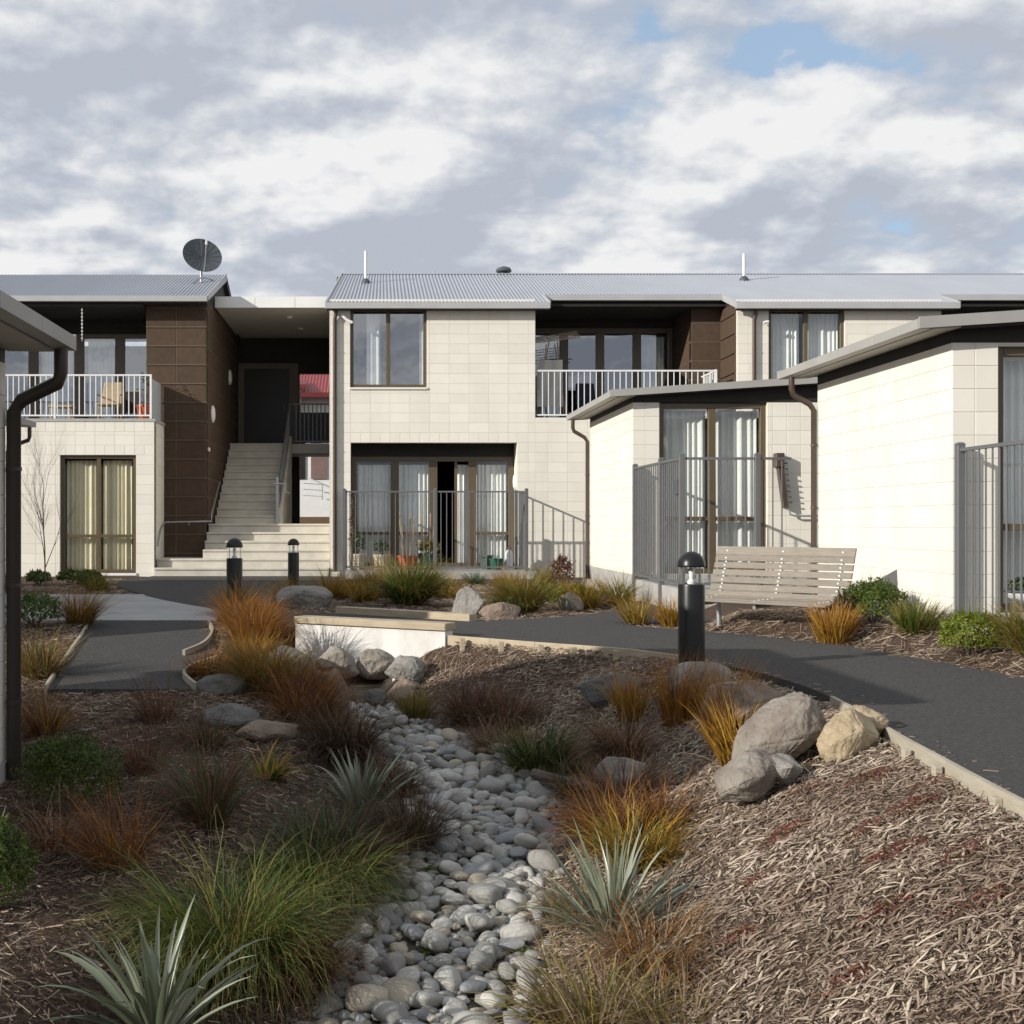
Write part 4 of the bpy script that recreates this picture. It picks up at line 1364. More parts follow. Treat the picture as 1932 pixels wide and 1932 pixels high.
for side in (0, 1):
    b0 = side * (rings + 1) * ns
    for i in range(rings):
        for k in range(ns):
            q = (b0 + i * ns + k, b0 + i * ns + (k + 1) % ns, b0 + (i + 1) * ns + (k + 1) % ns, b0 + (i + 1) * ns + k)
            fs.append(q if side == 0 else q[::-1])
MB().add(vs, fs).build('reflector', DISH, DS, smooth=True)
tip = cen + ax * .42 + uy * .05
MB().tube([cen - uy * .42 + ax * .02, tip], .012, 8).build('feed_arm', GALV, DS)
fd = MB().tube([tip - ax * .02 - uy * .02, tip + ax * .05 + uy * .06], [.03, .022], 10).build('feed_horn', WHITE, DS, smooth=True)
mb = MB()
for k in range(8):
    a = math.pi * k / 8
    p0 = cen + ux * (.44 * math.cos(a)) + uy * (.42 * math.sin(a)) + ax * .024
    p1 = cen - ux * (.44 * math.cos(a)) - uy * (.42 * math.sin(a)) + ax * .024
    mid = cen - ax * .043
    mb.tube([p0, (p0 + mid) / 2 - ax * .014, mid, (p1 + mid) / 2 - ax * .014, p1], .004, 5)
mb.build('ribs', DISH, DS)

# ------------------------------------------------------------------ wall-mounted clothesline on the second unit
CLN = thing('folding_clothesline', 'folded brown clothesline with hooks on the cream pier behind the bench', 'clothesline', (5.9, 17.1, 1.9))
MB().hexa([(5.70, 17.08, 1.30), (5.76, 17.08, 1.30), (5.76, 17.19, 1.30), (5.70, 17.19, 1.30)], [(5.60, 17.08, 2.02), (5.68, 17.08, 2.02), (5.68, 17.19, 2.02), (5.60, 17.19, 2.02)]).build('folded_arm', PIPE, CLN)
MB().box(5.58, 5.70, 17.05, 17.195, 1.86, 2.06).build('bracket', PIPE, CLN, bevel=.01)
MB().tube([(5.76, 17.12, 1.34), (5.80, 17.12, 1.20), (5.86, 17.12, 1.18), (6.5, 17.12, 1.18)], .014, 8).build('rail', GALV, CLN)
for k in range(8):
    t_ = k / 7
    MB().tube([(5.70 + .07 * t_, 17.09, 1.92 - .55 * t_), (5.745 + .07 * t_, 17.09, 1.915 - .55 * t_)], .011, 6).build('hook', DISH, CLN)

# ------------------------------------------------------------------ pots and odds and ends
def leaves_mesh(name, c, rad, n, size, m, rng, flat=1.0, hollow=.55, up=.35):
    """small leaf-shaped quads filling the shell of a lumpy ellipsoid"""
    d = rng.normal(size=(n, 3))
    d /= np.linalg.norm(d, axis=1, keepdims=True)
    d[:, 2] = np.where(d[:, 2] < -.35, -d[:, 2], d[:, 2])
    lump = np.array([1 + .26 * mnoise.noise(Vector(v_) * 2.3 + Vector((rad[0] * 37, rad[2] * 19, n * .01))) + .16 * mnoise.noise(Vector(v_) * 6.5) for v_ in d])
    r = (hollow + (1 - hollow) * rng.random(n) ** .45) * lump
    p = d * r[:, None] * np.array(rad)[None] + np.array(c)[None]
    nrm = d + rng.normal(size=(n, 3)) * .55
    nrm[:, 2] += up
    nrm /= np.linalg.norm(nrm, axis=1, keepdims=True)
    tv = np.cross(nrm, rng.normal(size=(n, 3)))
    tv /= np.linalg.norm(tv, axis=1, keepdims=True)
    bv = np.cross(nrm, tv)
    s = size * (.6 + .8 * rng.random(n))[:, None]
    V = np.stack([p - tv * s, p + bv * s * .42, p + tv * s, p - bv * s * .42], 1).reshape(-1, 3)
    Q = np.arange(4 * n).reshape(n, 4)
    return fast_mesh(name, V, Q, m, {'rnd': np.repeat(rng.random(n), 4), 't': np.tile([0, .5, 1, .5], n)})


def ribbons(base, az, lean, droop, length, width, segs, rng, fold=0.0, curl=1.5, wob=.12):
    """grass blades as tapering ribbons; returns verts, quads, per-vertex rnd and t"""
    n = len(az)
    ts = np.linspace(0, 1, segs + 1)
    p = base.copy()
    pts = [p.copy()]
    azz = az.copy()
    for i in range(segs):
        tm = (ts[i] + ts[i + 1]) / 2
        th = lean + droop * tm ** curl
        azz = azz + rng.normal(size=n) * wob
        st = (length / segs)
        p = p + np.stack([np.sin(th) * np.cos(azz) * st, np.sin(th) * np.sin(azz) * st, np.cos(th) * st], 1)
        pts.append(p.copy())
    P = np.stack(pts, 1)                                   # n, segs+1, 3
    tw = az + np.pi / 2 + rng.normal(size=n) * .5
    side = np.stack([np.cos(tw), np.sin(tw), rng.normal(size=n) * .2], 1)[:, None, :]
    wp = (np.minimum(1, .55 + ts * 2.0) * (1 - ts ** 2.2) + .03)[None, :, None]
    hw = width[:, None, None] * .5 * wp
    rnd = np.repeat(rng.random(n), (segs + 1) * (3 if fold else 2))
    if fold:
        mid = P.copy()
        mid[:, :, 2] -= (width[:, None] * fold * wp[:, :, 0])
        V = np.stack([P - side * hw, mid, P + side * hw], 2)
        k = 3
    else:
        V = np.stack([P - side * hw, P + side * hw], 2)
        k = 2
    V = V.reshape(n, (segs + 1) * k, 3)
    q = []
    for i in range(segs):
        for j in range(k - 1):
            q.append([i * k + j, i * k + j + 1, (i + 1) * k + j + 1, (i + 1) * k + j])
    q = np.array(q)
    Q = (np.arange(n)[:, None, None] * ((segs + 1) * k) + q[None]).reshape(-1, 4)
    t = np.tile(np.repeat(ts, k), n)
    return V.reshape(-1, 3), Q, rnd, t


G = dict(
    green=leaf_mat('grass_green', [(0, (.028, .055, .008)), (.6, (.075, .125, .018)), (.9, (.16, .19, .04)), (1, (.26, .18, .05))], .5, .3, tip=(.20, .19, .07)),
    deepgreen=leaf_mat('grass_deep', [(0, (.028, .055, .020)), (.7, (.055, .095, .035)), (1, (.16, .16, .07))], .5, .3),
    olive=leaf_mat('grass_olive', [(0, (.085, .088, .020)), (.6, (.175, .155, .032)), (1, (.33, .24, .06))], .55, .3, tip=(.38, .26, .06)),
    gold=leaf_mat('grass_gold', [(0, (.20, .115, .018)), (.6, (.40, .225, .026)), (1, (.52, .34, .07))], .55, .35, tip=(.52, .25, .03)),
    orange=leaf_mat('grass_orange', [(0, (.13, .058, .014)), (.5, (.28, .120, .020)), (.85, (.40, .175, .028)), (1, (.34, .23, .09))], .55, .35, tip=(.42, .165, .03)),
    rust=leaf_mat('grass_rust', [(0, (.065, .030, .018)), (.6, (.15, .062, .032)), (1, (.24, .12, .065))], .6, .3),
    purple=leaf_mat('grass_purple', [(0, (.045, .030, .017)), (.6, (.095, .062, .034)), (1, (.18, .125, .07))], .6, .25),
    buff=leaf_mat('grass_buff', [(0, (.16, .105, .062)), (.6, (.27, .185, .11)), (1, (.40, .30, .19))], .6, .3),
    silver=leaf_mat('astelia_silver', [(0, (.11, .13, .075)), (.5, (.185, .21, .14)), (1, (.33, .35, .27))], .33, .15, spec=.6),
    shrub=leaf_mat('shrub_dark', [(0, (.024, .040, .006)), (.6, (.060, .092, .010)), (1, (.13, .165, .022))], .5, .25),
    shrub2=leaf_mat('shrub_bright', [(0, (.070, .095, .006)), (.6, (.15, .185, .012)), (1, (.26, .29, .025))], .5, .3),
    shrub3=leaf_mat('shrub_mid', [(0, (.030, .055, .008)), (.6, (.075, .115, .014)), (1, (.145, .185, .028))], .5, .25),
    redleaf=leaf_mat('shrub_red', [(0, (.06, .025, .02)), (.6, (.13, .055, .045)), (1, (.20, .11, .08))], .55, .25),
    sedum=leaf_mat('sedum_red', [(0, (.095, .020, .018)), (.5, (.19, .045, .035)), (.8, (.23, .10, .05)), (1, (.12, .14, .04))], .6, .2),
)


def hz(x, y):
    return float(terrain(x, y))


def tussock(name, label, x, y, h, spread, kind, n=260, lean=.12, droop=1.3, w=.006, r0=.05, z=None, group='tussock grasses', segs=5, seed=0, cat='grass', mix=None, sq=1.0):
    rng = np.random.default_rng(seed + int((x + 20) * 977 + y * 131))
    k_ = 1.42 if y < 12.5 else 1.28
    h, n, r0 = h * k_, int(n * k_ ** 2.6), r0 * k_ ** 1.3
    z = hz(x, y) if z is None else z
    a = rng.random(n) * 2 * np.pi
    rr = r0 * np.sqrt(rng.random(n))
    base = np.stack([rr * np.cos(a), rr * np.sin(a), np.full(n, -.02)], 1)
    az = a + rng.normal(size=n) * .5
    ln = h * (.55 + .6 * rng.random(n))
    hv = rng.random() * 6.28                               # every clump leans its own way
    V, Q, rd, t = ribbons(base, az + .65 * np.sin(hv - az), lean + spread * rng.random(n), droop * (.25 + 1.15 * rng.random(n)), ln, w * (.6 + .8 * rng.random(n)), segs, rng, wob=.17)
    V[:, 0] *= sq
    nd = max(6, n // 6)                                   # dead thatch round the foot
    a2 = rng.random(nd) * 2 * np.pi
    b2 = np.stack([r0 * .9 * np.cos(a2) * rng.random(nd), r0 * .9 * np.sin(a2) * rng.random(nd), np.full(nd, -.01)], 1)
    V2, Q2, rd2, t2 = ribbons(b2, a2 + rng.normal(size=nd) * .8, .7 + .7 * rng.random(nd), .3 + 1.0 * rng.random(nd), h * (.3 + .5 * rng.random(nd)), w * (.6 + .8 * rng.random(nd)), segs, rng, wob=.35)
    nq1 = len(Q)
    Q = np.concatenate([Q, Q2 + len(V)])
    V = np.concatenate([V, V2])
    rd, t = np.concatenate([rd, rd2]), np.concatenate([t, t2])
    me = fast_mesh(name, V, Q, G[kind], {'rnd': rd, 't': t})
    me.materials.append(G[mix[0] if mix else kind])
    me.materials.append(G['buff'])
    mi = np.full(len(Q), 2, dtype=np.int32)
    mi[:nq1] = np.repeat((rng.random(n) < (mix[1] if mix else 0)).astype(np.int32), segs)
    me.polygons.foreach_set('material_index', mi)
    o = bpy.data.objects.new(name, me)
    link(o, None, (x, y, z))
    return tag(o, label, cat, group)


def astelia(label, x, y, h, n=46, seed=0, w=.032, z=None, spread=.75):
    rng = np.random.default_rng(seed + 5)
    z = hz(x, y) if z is None else z
    a = np.arange(n) * 2.39996 + rng.normal(size=n) * .15
    k = np.linspace(0, 1, n)
    base = np.stack([.05 * k * np.cos(a), .05 * k * np.sin(a), np.zeros(n)], 1)
    V, Q, rd, t = ribbons(base, a, .10 + spread * k, .10 + .75 * rng.random(n) ** 1.7 + .35 * k, h * (.65 + .45 * rng.random(n)) * (.8 + .2 * k), w * (.7 + .5 * rng.random(n)), 8, rng, fold=.34, curl=2.0, wob=.03)
    me = fast_mesh('astelia_plant', V, Q, G['silver'], {'rnd': rd, 't': t})
    o = link(bpy.data.objects.new('astelia_plant', me), None, (x, y, z))
    return tag(o, label, 'plant', 'silver sword-leaved plants')


def shrub(name, label, x, y, rad, kind, n=3200, size=.016, z=None, group='clipped round shrubs', seed=0, cat='shrub', sink=.75, stems=True):
    rng = np.random.default_rng(seed + 77)
    z = hz(x, y) if z is None else z
    T = thing(name, label, cat, (x, y, z), group)
    me = leaves_mesh('foliage', (0, 0, rad[2] * sink), rad, n, size, G[kind], rng)
    tag(link(bpy.data.objects.new('foliage', me), T, (x, y, z)), kind='stuff')
    if stems:
        mb = MB()
        for k in range(9):
            a = k * 2.4
            mb.tube([(x, y, z - .03), (x + rad[0] * .3 * math.cos(a), y + rad[1] * .3 * math.sin(a), z + rad[2] * .45), (x + rad[0] * .72 * math.cos(a), y + rad[1] * .72 * math.sin(a), z + rad[2] * (.8 + .35 * math.sin(k)))], [.010, .007, .003], 5)
        mb.build('stems', BARK, T)
    ns = 90 if n > 1500 else 30
    aa = rng.random(ns) * 6.28
    el = rng.random(ns) * 1.3
    dirs = np.stack([np.cos(aa) * np.cos(el), np.sin(aa) * np.cos(el), np.sin(el)], 1)
    bb = dirs * np.array(rad)[None] * .82 + np.array([0, 0, rad[2] * sink])[None]
    V, Q, rd, t = ribbons(bb, aa, 1.2 - el * .8, np.zeros(ns), rad[2] * (.25 + .35 * rng.random(ns)), np.full(ns, size * .9), 3, rng)
    me = fast_mesh('shoots', V, Q, G[kind], {'rnd': rd, 't': t})
    tag(link(bpy.data.objects.new('shoots', me), T, (x, y, z)), kind='stuff')
    return T


def pot(name, label, x, y, z, r, h, m, plant=None, pk='deepgreen', pn=120, ph=.25, canes=0, group='terrace pots', square=False, weave=False):
    T = thing(name, label, 'plant pot', (x, y, z), group)
    prof = [(r * .72, 0), (r * .98, h * .86), (r * 1.07, h * .87), (r * 1.08, h), (r * .94, h), (r * .90, h * .88)]
    p = MB().lathe(prof, (x, y, z), 4 if square else 24).build('pot', m, T, smooth=not square)
    if weave:
        for k in range(5):
            zz = h * (.1 + .17 * k)
            rr = r * (.72 + .26 * (zz / (h * .86))) + .004
            MB().lathe([(rr, zz - .012), (rr + .009, zz), (rr, zz + .012)], (x, y, z), 24).build('band', POTCREAM, p, smooth=True)
        for k in range(14):
            a = 2 * math.pi * k / 14
            MB().tube([(x + (r * .73 + .008) * math.cos(a), y + (r * .73 + .008) * math.sin(a), z), (x + (r * .98 + .008) * math.cos(a), y + (r * .98 + .008) * math.sin(a), z + h * .86)], .009, 5).build('stave', POTCREAM, p)
    MB().lathe([(r * .88, h * .84), (r * .5, h * .9)], (x, y, z), 16).build('soil', SOIL, T)
    if plant == 'leafy':
        me = leaves_mesh('leaves', (0, 0, h + ph * .4), (r * 1.15, r * 1.1, ph * .62), pn, .035, G[pk], np.random.default_rng(int(abs(x) * 100) + 9), hollow=.3)
        link(bpy.data.objects.new('leaves', me), T, (x, y, z))
        mb = MB()
        for k in range(6):
            a = k * 2.4
            mb.tube([(x, y, z + h * .86), (x + r * .5 * math.cos(a), y + r * .5 * math.sin(a), z + h + ph * .5)], .006, 5)
        mb.build('stems', BARK, T)
    for k in range(canes):
        a = k * 2.4 + .4
        lean = (.02 + .10 * random.random())
        c0 = Vector((x + r * .5 * math.cos(a), y + r * .5 * math.sin(a), z + h * .8))
        MB().tube([c0, c0 + Vector((lean * math.cos(a) * 1.2, lean * math.sin(a), .75 + .2 * random.random()))], .009, 6).build('cane', CANE, T)
    return T


ZT = .157
pot('basket_planter', 'leftmost cream basket planter on the fenced terrace', -.40, 24.35, ZT, .17, .31, POTCREAM, 'leafy', 'deepgreen', 200, .42, weave=True)
pot('basket_planter', 'second cream basket planter, beside the orange pot', .09, 24.35, ZT, .165, .30, POTCREAM, 'leafy', 'deepgreen', 200, .30, weave=True)
pot('clay_pot', 'orange-red pot holding upright canes on the terrace', .60, 24.30, ZT, .20, .28, TERRA, None, canes=7)
pot('tub_planter', 'large dark green tub with leafy plant and canes', 1.03, 24.40, ZT, .22, .32, POTDARK, 'leafy', 'olive', 420, .28, canes=5)
pot('plastic_pot', 'grey-green pot behind the bright green one', 2.20, 24.55, ZT, .13, .28, mat('sage_plastic', (.09, .13, .11), None, 6, .5), None, square=True)
pot('plastic_pot', 'bright green pot at the right end of the terrace', 2.37, 24.30, ZT, .14, .22, POTGREEN)
BOT = thing('white_canister', 'white canister with a cap standing beside the terrace fence post', 'canister', (2.63, 24.35, ZT))
MB().lathe([(.075, 0), (.08, .02), (.08, .30), (.06, .36), (.03, .39)], (2.63, 24.35, ZT), 18).build('body', WHITE, BOT, smooth=True)
MB().lathe([(.032, .39), (.032, .44), (.02, .45)], (2.63, 24.35, ZT), 12).build('cap', DISH, BOT, smooth=True)
TWG = thing('climbing_stem', 'pale twisted dry climber on the left post of the terrace fence', 'plant', (-.50, 23.8, ZT))
mb = MB()
for k in range(5):
    mb.tube([(-.50 + .02 * math.sin(k + i * 1.3), 23.8 + .02 * math.cos(k * 2 + i), ZT + .02 + i * .17) for i in range(9)], .008, 5)
mb.build('stems', BARK, TWG)
me = leaves_mesh('dry_leaves', (0, 0, .75), (.05, .05, .62), 160, .035, G['buff'], np.random.default_rng(4), hollow=.2)
link(bpy.data.objects.new('dry_leaves', me), TWG, (-.50, 23.8, ZT))
# bowl planter behind the right-hand fence
BP = thing('bowl_planter', 'low bowl of dark succulents behind the right fence', 'plant pot', (5.28, 9.9, .235))
MB().lathe([(.06, .20), (.14, .23), (.17, .28), (.165, .29)], (5.28, 9.9, .235), 20).build('bowl', WHITE, BP, smooth=True)
for k in range(3):
    a = 2 * math.pi * k / 3 + .4
    MB().tube([(5.28 + .13 * math.cos(a), 9.9 + .13 * math.sin(a), .235), (5.28 + .09 * math.cos(a), 9.9 + .09 * math.sin(a), .46)], .008, 6).build('leg', DISH, BP)
MB().lathe([(.172, .275), (.182, .285), (.172, .295)], (5.28, 9.9, .235), 24).build('rim', DISH, BP, smooth=True)
me = leaves_mesh('succulents', (0, 0, .31), (.16, .16, .10), 260, .03, G['deepgreen'], np.random.default_rng(8), hollow=.3)
link(bpy.data.objects.new('succulents', me), BP, (5.28, 9.9, .235))

# things on the balconies
AIR = thing('clothes_airer', 'wooden folding clothes airer with pale towel on the middle balcony', 'clothes airer', (3.75, 26.2, 3.2))
mb = MB()
for (x_, y_) in ((3.45, 26.0), (3.45, 26.4), (4.05, 26.0), (4.05, 26.4)):
    mb.tube([(x_, y_, 3.2), (x_ * .3 + 3.75 * .7, 26.2 - (y_ - 26.2), 4.95)], .013, 6)
mb.build('frame', CANE, AIR)
for k in range(5):
    MB().tube([(3.35, 25.95 + .11 * k, 4.92 + .04 * k), (4.30, 25.85 + .11 * k, 5.02 + .05 * k)], .012, 6).build('bar', TIMBER, AIR)
MB().tube([(3.25, 26.0, 4.55), (4.15, 26.0, 4.58)], .012, 6).tube([(3.25, 26.3, 4.52), (4.15, 26.3, 4.55)], .012, 6).build('lower_bar', DISH, AIR)
vs, fs = [], []
for i in range(9):
    for j in range(9):
        vs.append((3.40 + .55 * i / 8, 25.97 + .025 * math.sin(i * 1.7 + j * .6), 4.56 - 1.0 * j / 8))
for i in range(8):
    for j in range(8):
        fs.append((i * 9 + j, (i + 1) * 9 + j, (i + 1) * 9 + j + 1, i * 9 + j + 1))
tag(MB().add(vs, fs).build('towel', CLOTH, None, smooth=True), 'pale towel hanging from the folding clothes airer', 'towel')


def chair(label, x, y, z, m, fm, face=-1):
    T = thing('balcony_chair', label, 'chair', (x, y, z), 'balcony chairs')
    MB().box(x - .24, x + .24, y - .22, y + .22, z + .40, z + .45).build('seat', m, T, bevel=.015)
    MB().hexa([(x - .23, y + .20, z + .46), (x + .23, y + .20, z + .46), (x + .23, y + .24, z + .46), (x - .23, y + .24, z + .46)],
              [(x - .20, y + .34, z + .95), (x + .20, y + .34, z + .95), (x + .20, y + .38, z + .95), (x - .20, y + .38, z + .95)]).build('backrest', m, T, bevel=.02)
    for sx in (-1, 1):
        for sy in (-1, 1):
            MB().tube([(x + sx * .21, y + sy * .19, z), (x + sx * .20, y + sy * .18, z + .41)], .016, 6).build('leg', fm, T)
        MB().tube([(x + sx * .24, y - .2, z + .44), (x + sx * .25, y - .2, z + .62), (x + sx * .25, y + .1, z + .64), (x + sx * .23, y + .26, z + .62)], .016, 6).build('armrest', fm, T)
    return T


chair('pale cane chair on the left balcony behind white railing', -5.75, 26.2, 3.2, CANE, CANE)
chair('dark blue chair at the left end of the middle balcony', 4.55, 26.4, 3.2, NAVY, DISH)
tb = thing('side_table', 'low brown table left of the cane chair on the left balcony', 'table', (-6.75, 26.1, 3.2))
MB().box(-7.0, -6.5, 25.9, 26.3, 3.55, 3.59).build('table_top', CANE, tb)
for (x_, y_) in ((-6.95, 25.95), (-6.55, 25.95), (-6.95, 26.25), (-6.55, 26.25)):
    MB().box(x_ - .02, x_ + .02, y_ - .02, y_ + .02, 3.2, 3.55).build('leg', CANE, tb)
pot('clay_pot', 'red pot with a sparse plant on the left balcony by the screen', -4.85, 25.4, 3.2, .17, .34, TERRA, 'leafy', 'deepgreen', 60, .75, group='balcony pots')
ch = thing('hanging_ornament', 'white beaded ornament hanging under the left balcony eave', 'ornament', (-6.20, 25.6, 5.0))
for k in range(9):
    MB().lathe([(.008, -.02), (.024, 0), (.008, .02)], (-6.20, 25.6, 5.56 - k * .075), 10).build('bead', WHITE, ch, smooth=True)
MB().tube([(-6.20, 25.6, 4.9), (-6.20, 25.6, 5.68)], .004, 5).build('string', WHITE, ch)

# ------------------------------------------------------------------ bare sapling by the left wall
ST = thing('bare_sapling', 'leafless young tree in front of the left cream wall', 'tree', (-5.55, 20.4, 0))
tr_, br_ = MB(), MB()


def grow(p, d, ln, r, depth):
    pts, rs = [p], [r]
    n_ = 5
    for i in range(n_):
        d = (d + Vector((random.gauss(0, .05), random.gauss(0, .05), .03))).normalized()
        p = p + d * (ln / n_)
        pts.append(p)
        rs.append(r * (1 - .62 * (i + 1) / n_))
    (tr_ if depth == 0 else br_).tube(pts, rs, 6 if depth < 2 else 4)
    if depth >= 3:
        return
    for i in range(2, n_ + 1) if depth else range(1, n_ + 1):
        for _ in range(2 if depth == 0 else 1 + (random.random() < .6)):
            a = random.random() * 6.28
            s_ = Vector((math.cos(a), math.sin(a), 0))
            nd = (d * 1.0 + s_ * (.42 + .25 * random.random()) + Vector((0, 0, .25))).normalized()
            grow(pts[i], nd, ln * (.50 if depth == 0 else .55) * (.8 + .4 * random.random()), rs[i] * .62, depth + 1)


grow(Vector((-5.55, 20.4, -.03)), Vector((-.02, 0, 1)), 1.75, .014, 0)
tr_.build('trunk', BARK, ST)
br_.build('branches', BARK, ST)

# ------------------------------------------------------------------ boulders
ROCK = {}
for nm, c1, c2, c3 in (('grey', (.235, .22, .195), (.145, .135, .12), (.33, .31, .28)), ('warm', (.36, .285, .185), (.21, .155, .095), (.48, .405, .285)),
                       ('dark', (.155, .15, .142), (.10, .097, .092), (.22, .21, .195)), ('brown', (.24, .185, .145), (.155, .115, .09), (.33, .27, .215)),
                       ('pale', (.27, .24, .20), (.15, .13, .105), (.38, .35, .305)), ('mixed', (.215, .185, .155), (.125, .10, .082), (.31, .285, .255))):
    ROCK[nm] = mat('rock_' + nm, c1, c2, 4.2, .92, 1.0, 22, c3=c3, spec=.2, bdist=.03, detail=9)


def boulder(label, x, y, sx, sy, sz, kind='grey', z=None, rot=0, tilt=0, seed=1, sharp=5, group='garden boulders'):
    """angular quarry rock: hull of random points, edges worn, faces roughened"""
    rng = random.Random(seed)
    bm = bmesh.new()
    for i in range(11 + sharp * 2):
        v = Vector((rng.gauss(0, 1), rng.gauss(0, 1), rng.gauss(0, 1))).normalized() * (.88 + .2 * rng.random())
        bm.verts.new(v)
    res = bmesh.ops.convex_hull(bm, input=bm.verts)
    dead = [e for e in res['geom_interior'] if isinstance(e, bmesh.types.BMVert)]
    bmesh.ops.delete(bm, geom=dead, context='VERTS')
    bmesh.ops.dissolve_limit(bm, angle_limit=R(14), verts=bm.verts, edges=bm.edges)
    bmesh.ops.bevel(bm, geom=list(bm.edges), offset=.055, segments=2, affect='EDGES', clamp_overlap=True)
    bmesh.ops.triangulate(bm, faces=bm.faces)
    for _ in range(4):
        long_ = [e for e in bm.edges if e.calc_length() > .13]
        if not long_ or len(bm.verts) > 3500:
            break
        bmesh.ops.subdivide_edges(bm, edges=long_, cuts=1)
        bmesh.ops.triangulate(bm, faces=[f for f in bm.faces if len(f.verts) > 3])
    bmesh.ops.smooth_vert(bm, verts=bm.verts, factor=.18, use_axis_x=True, use_axis_y=True, use_axis_z=True)
    off = Vector((seed * 3.1, seed * 1.7, seed * .9))
    rm = Matrix.Rotation(rot, 3, 'Z') @ Matrix.Rotation(tilt, 3, 'Y')
    for v in bm.verts:
        p = v.co.copy()
        p *= 1 + .05 * mnoise.noise(p * 2.2 + off) + .035 * mnoise.noise(p * 5 + off) + .02 * mnoise.noise(p * 12 + off)
        v.co = rm @ Vector((p.x * sx, p.y * sy, p.z * sz)) * 1.08
    me = bpy.data.meshes.new('boulder')
    bm.to_mesh(me)
    bm.free()
    me.polygons.foreach_set('use_smooth', np.ones(len(me.polygons), dtype=bool))
    me.materials.append(ROCK[kind])
    z = hz(x, y) + sz * .45 if z is None else z
    o = link(bpy.data.objects.new('boulder', me), None, (x, y, z))
    return tag(o, label, 'boulder', group)


# right-hand pile
boulder('big grey upright slab boulder leaning on the right bank', 2.09, 6.28, .285, .18, .165, 'mixed', z=.0, rot=.1, tilt=-.6, seed=35, sharp=6)
boulder('rounded grey boulder below the upright slab on the right bank', 1.81, 5.95, .185, .15, .125, 'mixed', z=-.165, rot=.3, tilt=-.4, seed=12, sharp=7)
boulder('yellow sandstone boulder with a low front on the right bank', 2.35, 6.10, .165, .13, .14, 'warm', z=-.01, rot=.2, tilt=-.5, seed=7, sharp=7)
boulder('yellow boulder touching the path edge, top of the right pile', 2.50, 6.25, .105, .11, .10, 'warm', z=.04, seed=9, sharp=7)
boulder('small white stone wedged between slab and yellow boulder', 2.26, 6.36, .10, .12, .13, 'pale', z=.02, seed=21, sharp=6)
boulder('small grey stone at the foot of the slab boulder', 1.98, 5.95, .09, .10, .075, 'grey', z=-.12, seed=25, sharp=5)
boulder('dark flat boulder half hidden behind orange grass on the right bank', 2.20, 7.35, .30, .26, .17, 'brown', z=-.04, rot=.4, seed=31, sharp=4)
boulder('pale-topped boulder at the foot of the nearest bollard', 2.22, 8.35, .25, .2, .165, 'grey', z=-.02, seed=14, sharp=4)
boulder('low dark boulder on the bank below the timber edging', 1.78, 9.15, .28, .2, .15, 'dark', z=-.2, rot=.3, seed=17, sharp=4)
boulder('grey boulder beside the dry stream at the foot of the bank', 1.50, 7.4, .20, .17, .13, 'grey', z=-.47, seed=19, sharp=4)
boulder('small brown stone at the bottom edge among dry grass', .83, 4.55, .10, .10, .09, 'brown', z=-.80, seed=23, sharp=4)
# by the culvert
boulder('square white-faced boulder left of the culvert mouth', -.375, 10.95, .195, .17, .165, 'pale', z=-.21, rot=-.2, seed=5, sharp=7)
boulder('pale boulder lying over the culvert mouth below the wall', -.03, 11.02, .20, .16, .155, 'pale', z=-.20, rot=.3, seed=8, sharp=6)
boulder('grey boulder right of the culvert mouth against the white wall', .26, 10.92, .19, .16, .135, 'grey', z=-.235, rot=-.15, seed=41, sharp=5)
boulder('pointed brown boulder in front of the culvert mouth', -.40, 10.25, .17, .16, .24, 'brown', z=-.34, seed=44, sharp=6)
boulder('dark boulder half hidden in grass left of the culvert', -.75, 10.7, .24, .2, .18, 'dark', z=-.16, seed=47, sharp=5)
boulder('dark grey boulder by the hooked board edging', -1.24, 9.75, .20, .16, .12, 'dark', z=-.24, seed=51, sharp=5)
boulder('flat grey slab stone left of the stream in mulch', -1.07, 8.9, .23, .2, .10, 'dark', z=-.34, seed=53, sharp=3)
boulder('long reddish flat stone lying in the left mulch', -.78, 8.6, .25, .18, .085, 'brown', z=-.40, seed=55, sharp=3)
boulder('small grey stone under the culvert mouth', -.02, 10.45, .10, .09, .08, 'dark', z=-.42, seed=57)
boulder('dark stone wedged under the right culvert boulder', .24, 10.78, .17, .13, .13, 'brown', z=-.42, seed=59)
boulder('dark stone under the square white-faced boulder', -.46, 10.72, .17, .12, .14, 'dark', z=-.40, seed=60)
boulder('brown stone in the stream head beside olive grass', .24, 10.35, .11, .09, .09, 'brown', z=-.40, seed=58)
# centre bed
boulder('long grey boulder beside the farthest bollard', -.95, 15.6, .38, .3, .20, 'grey', z=.10, seed=61, sharp=5)
boulder('upright grey boulder at the end of the far timber beam', 1.06, 14.3, .21, .17, .24, 'grey', z=.10, seed=63, sharp=4)
boulder('pale boulder among yellow grass in the centre bed', 2.42, 15.3, .17, .16, .19, 'pale', z=.08, seed=66, sharp=4)
boulder('low brown boulder beside the upright one at the path', 1.45, 14.15, .26, .2, .12, 'brown', z=.03, seed=67, sharp=4)
boulder('low brown boulder behind yellow grass near the unit fence', 2.85, 16.0, .30, .2, .11, 'brown', z=.03, seed=68, sharp=4)

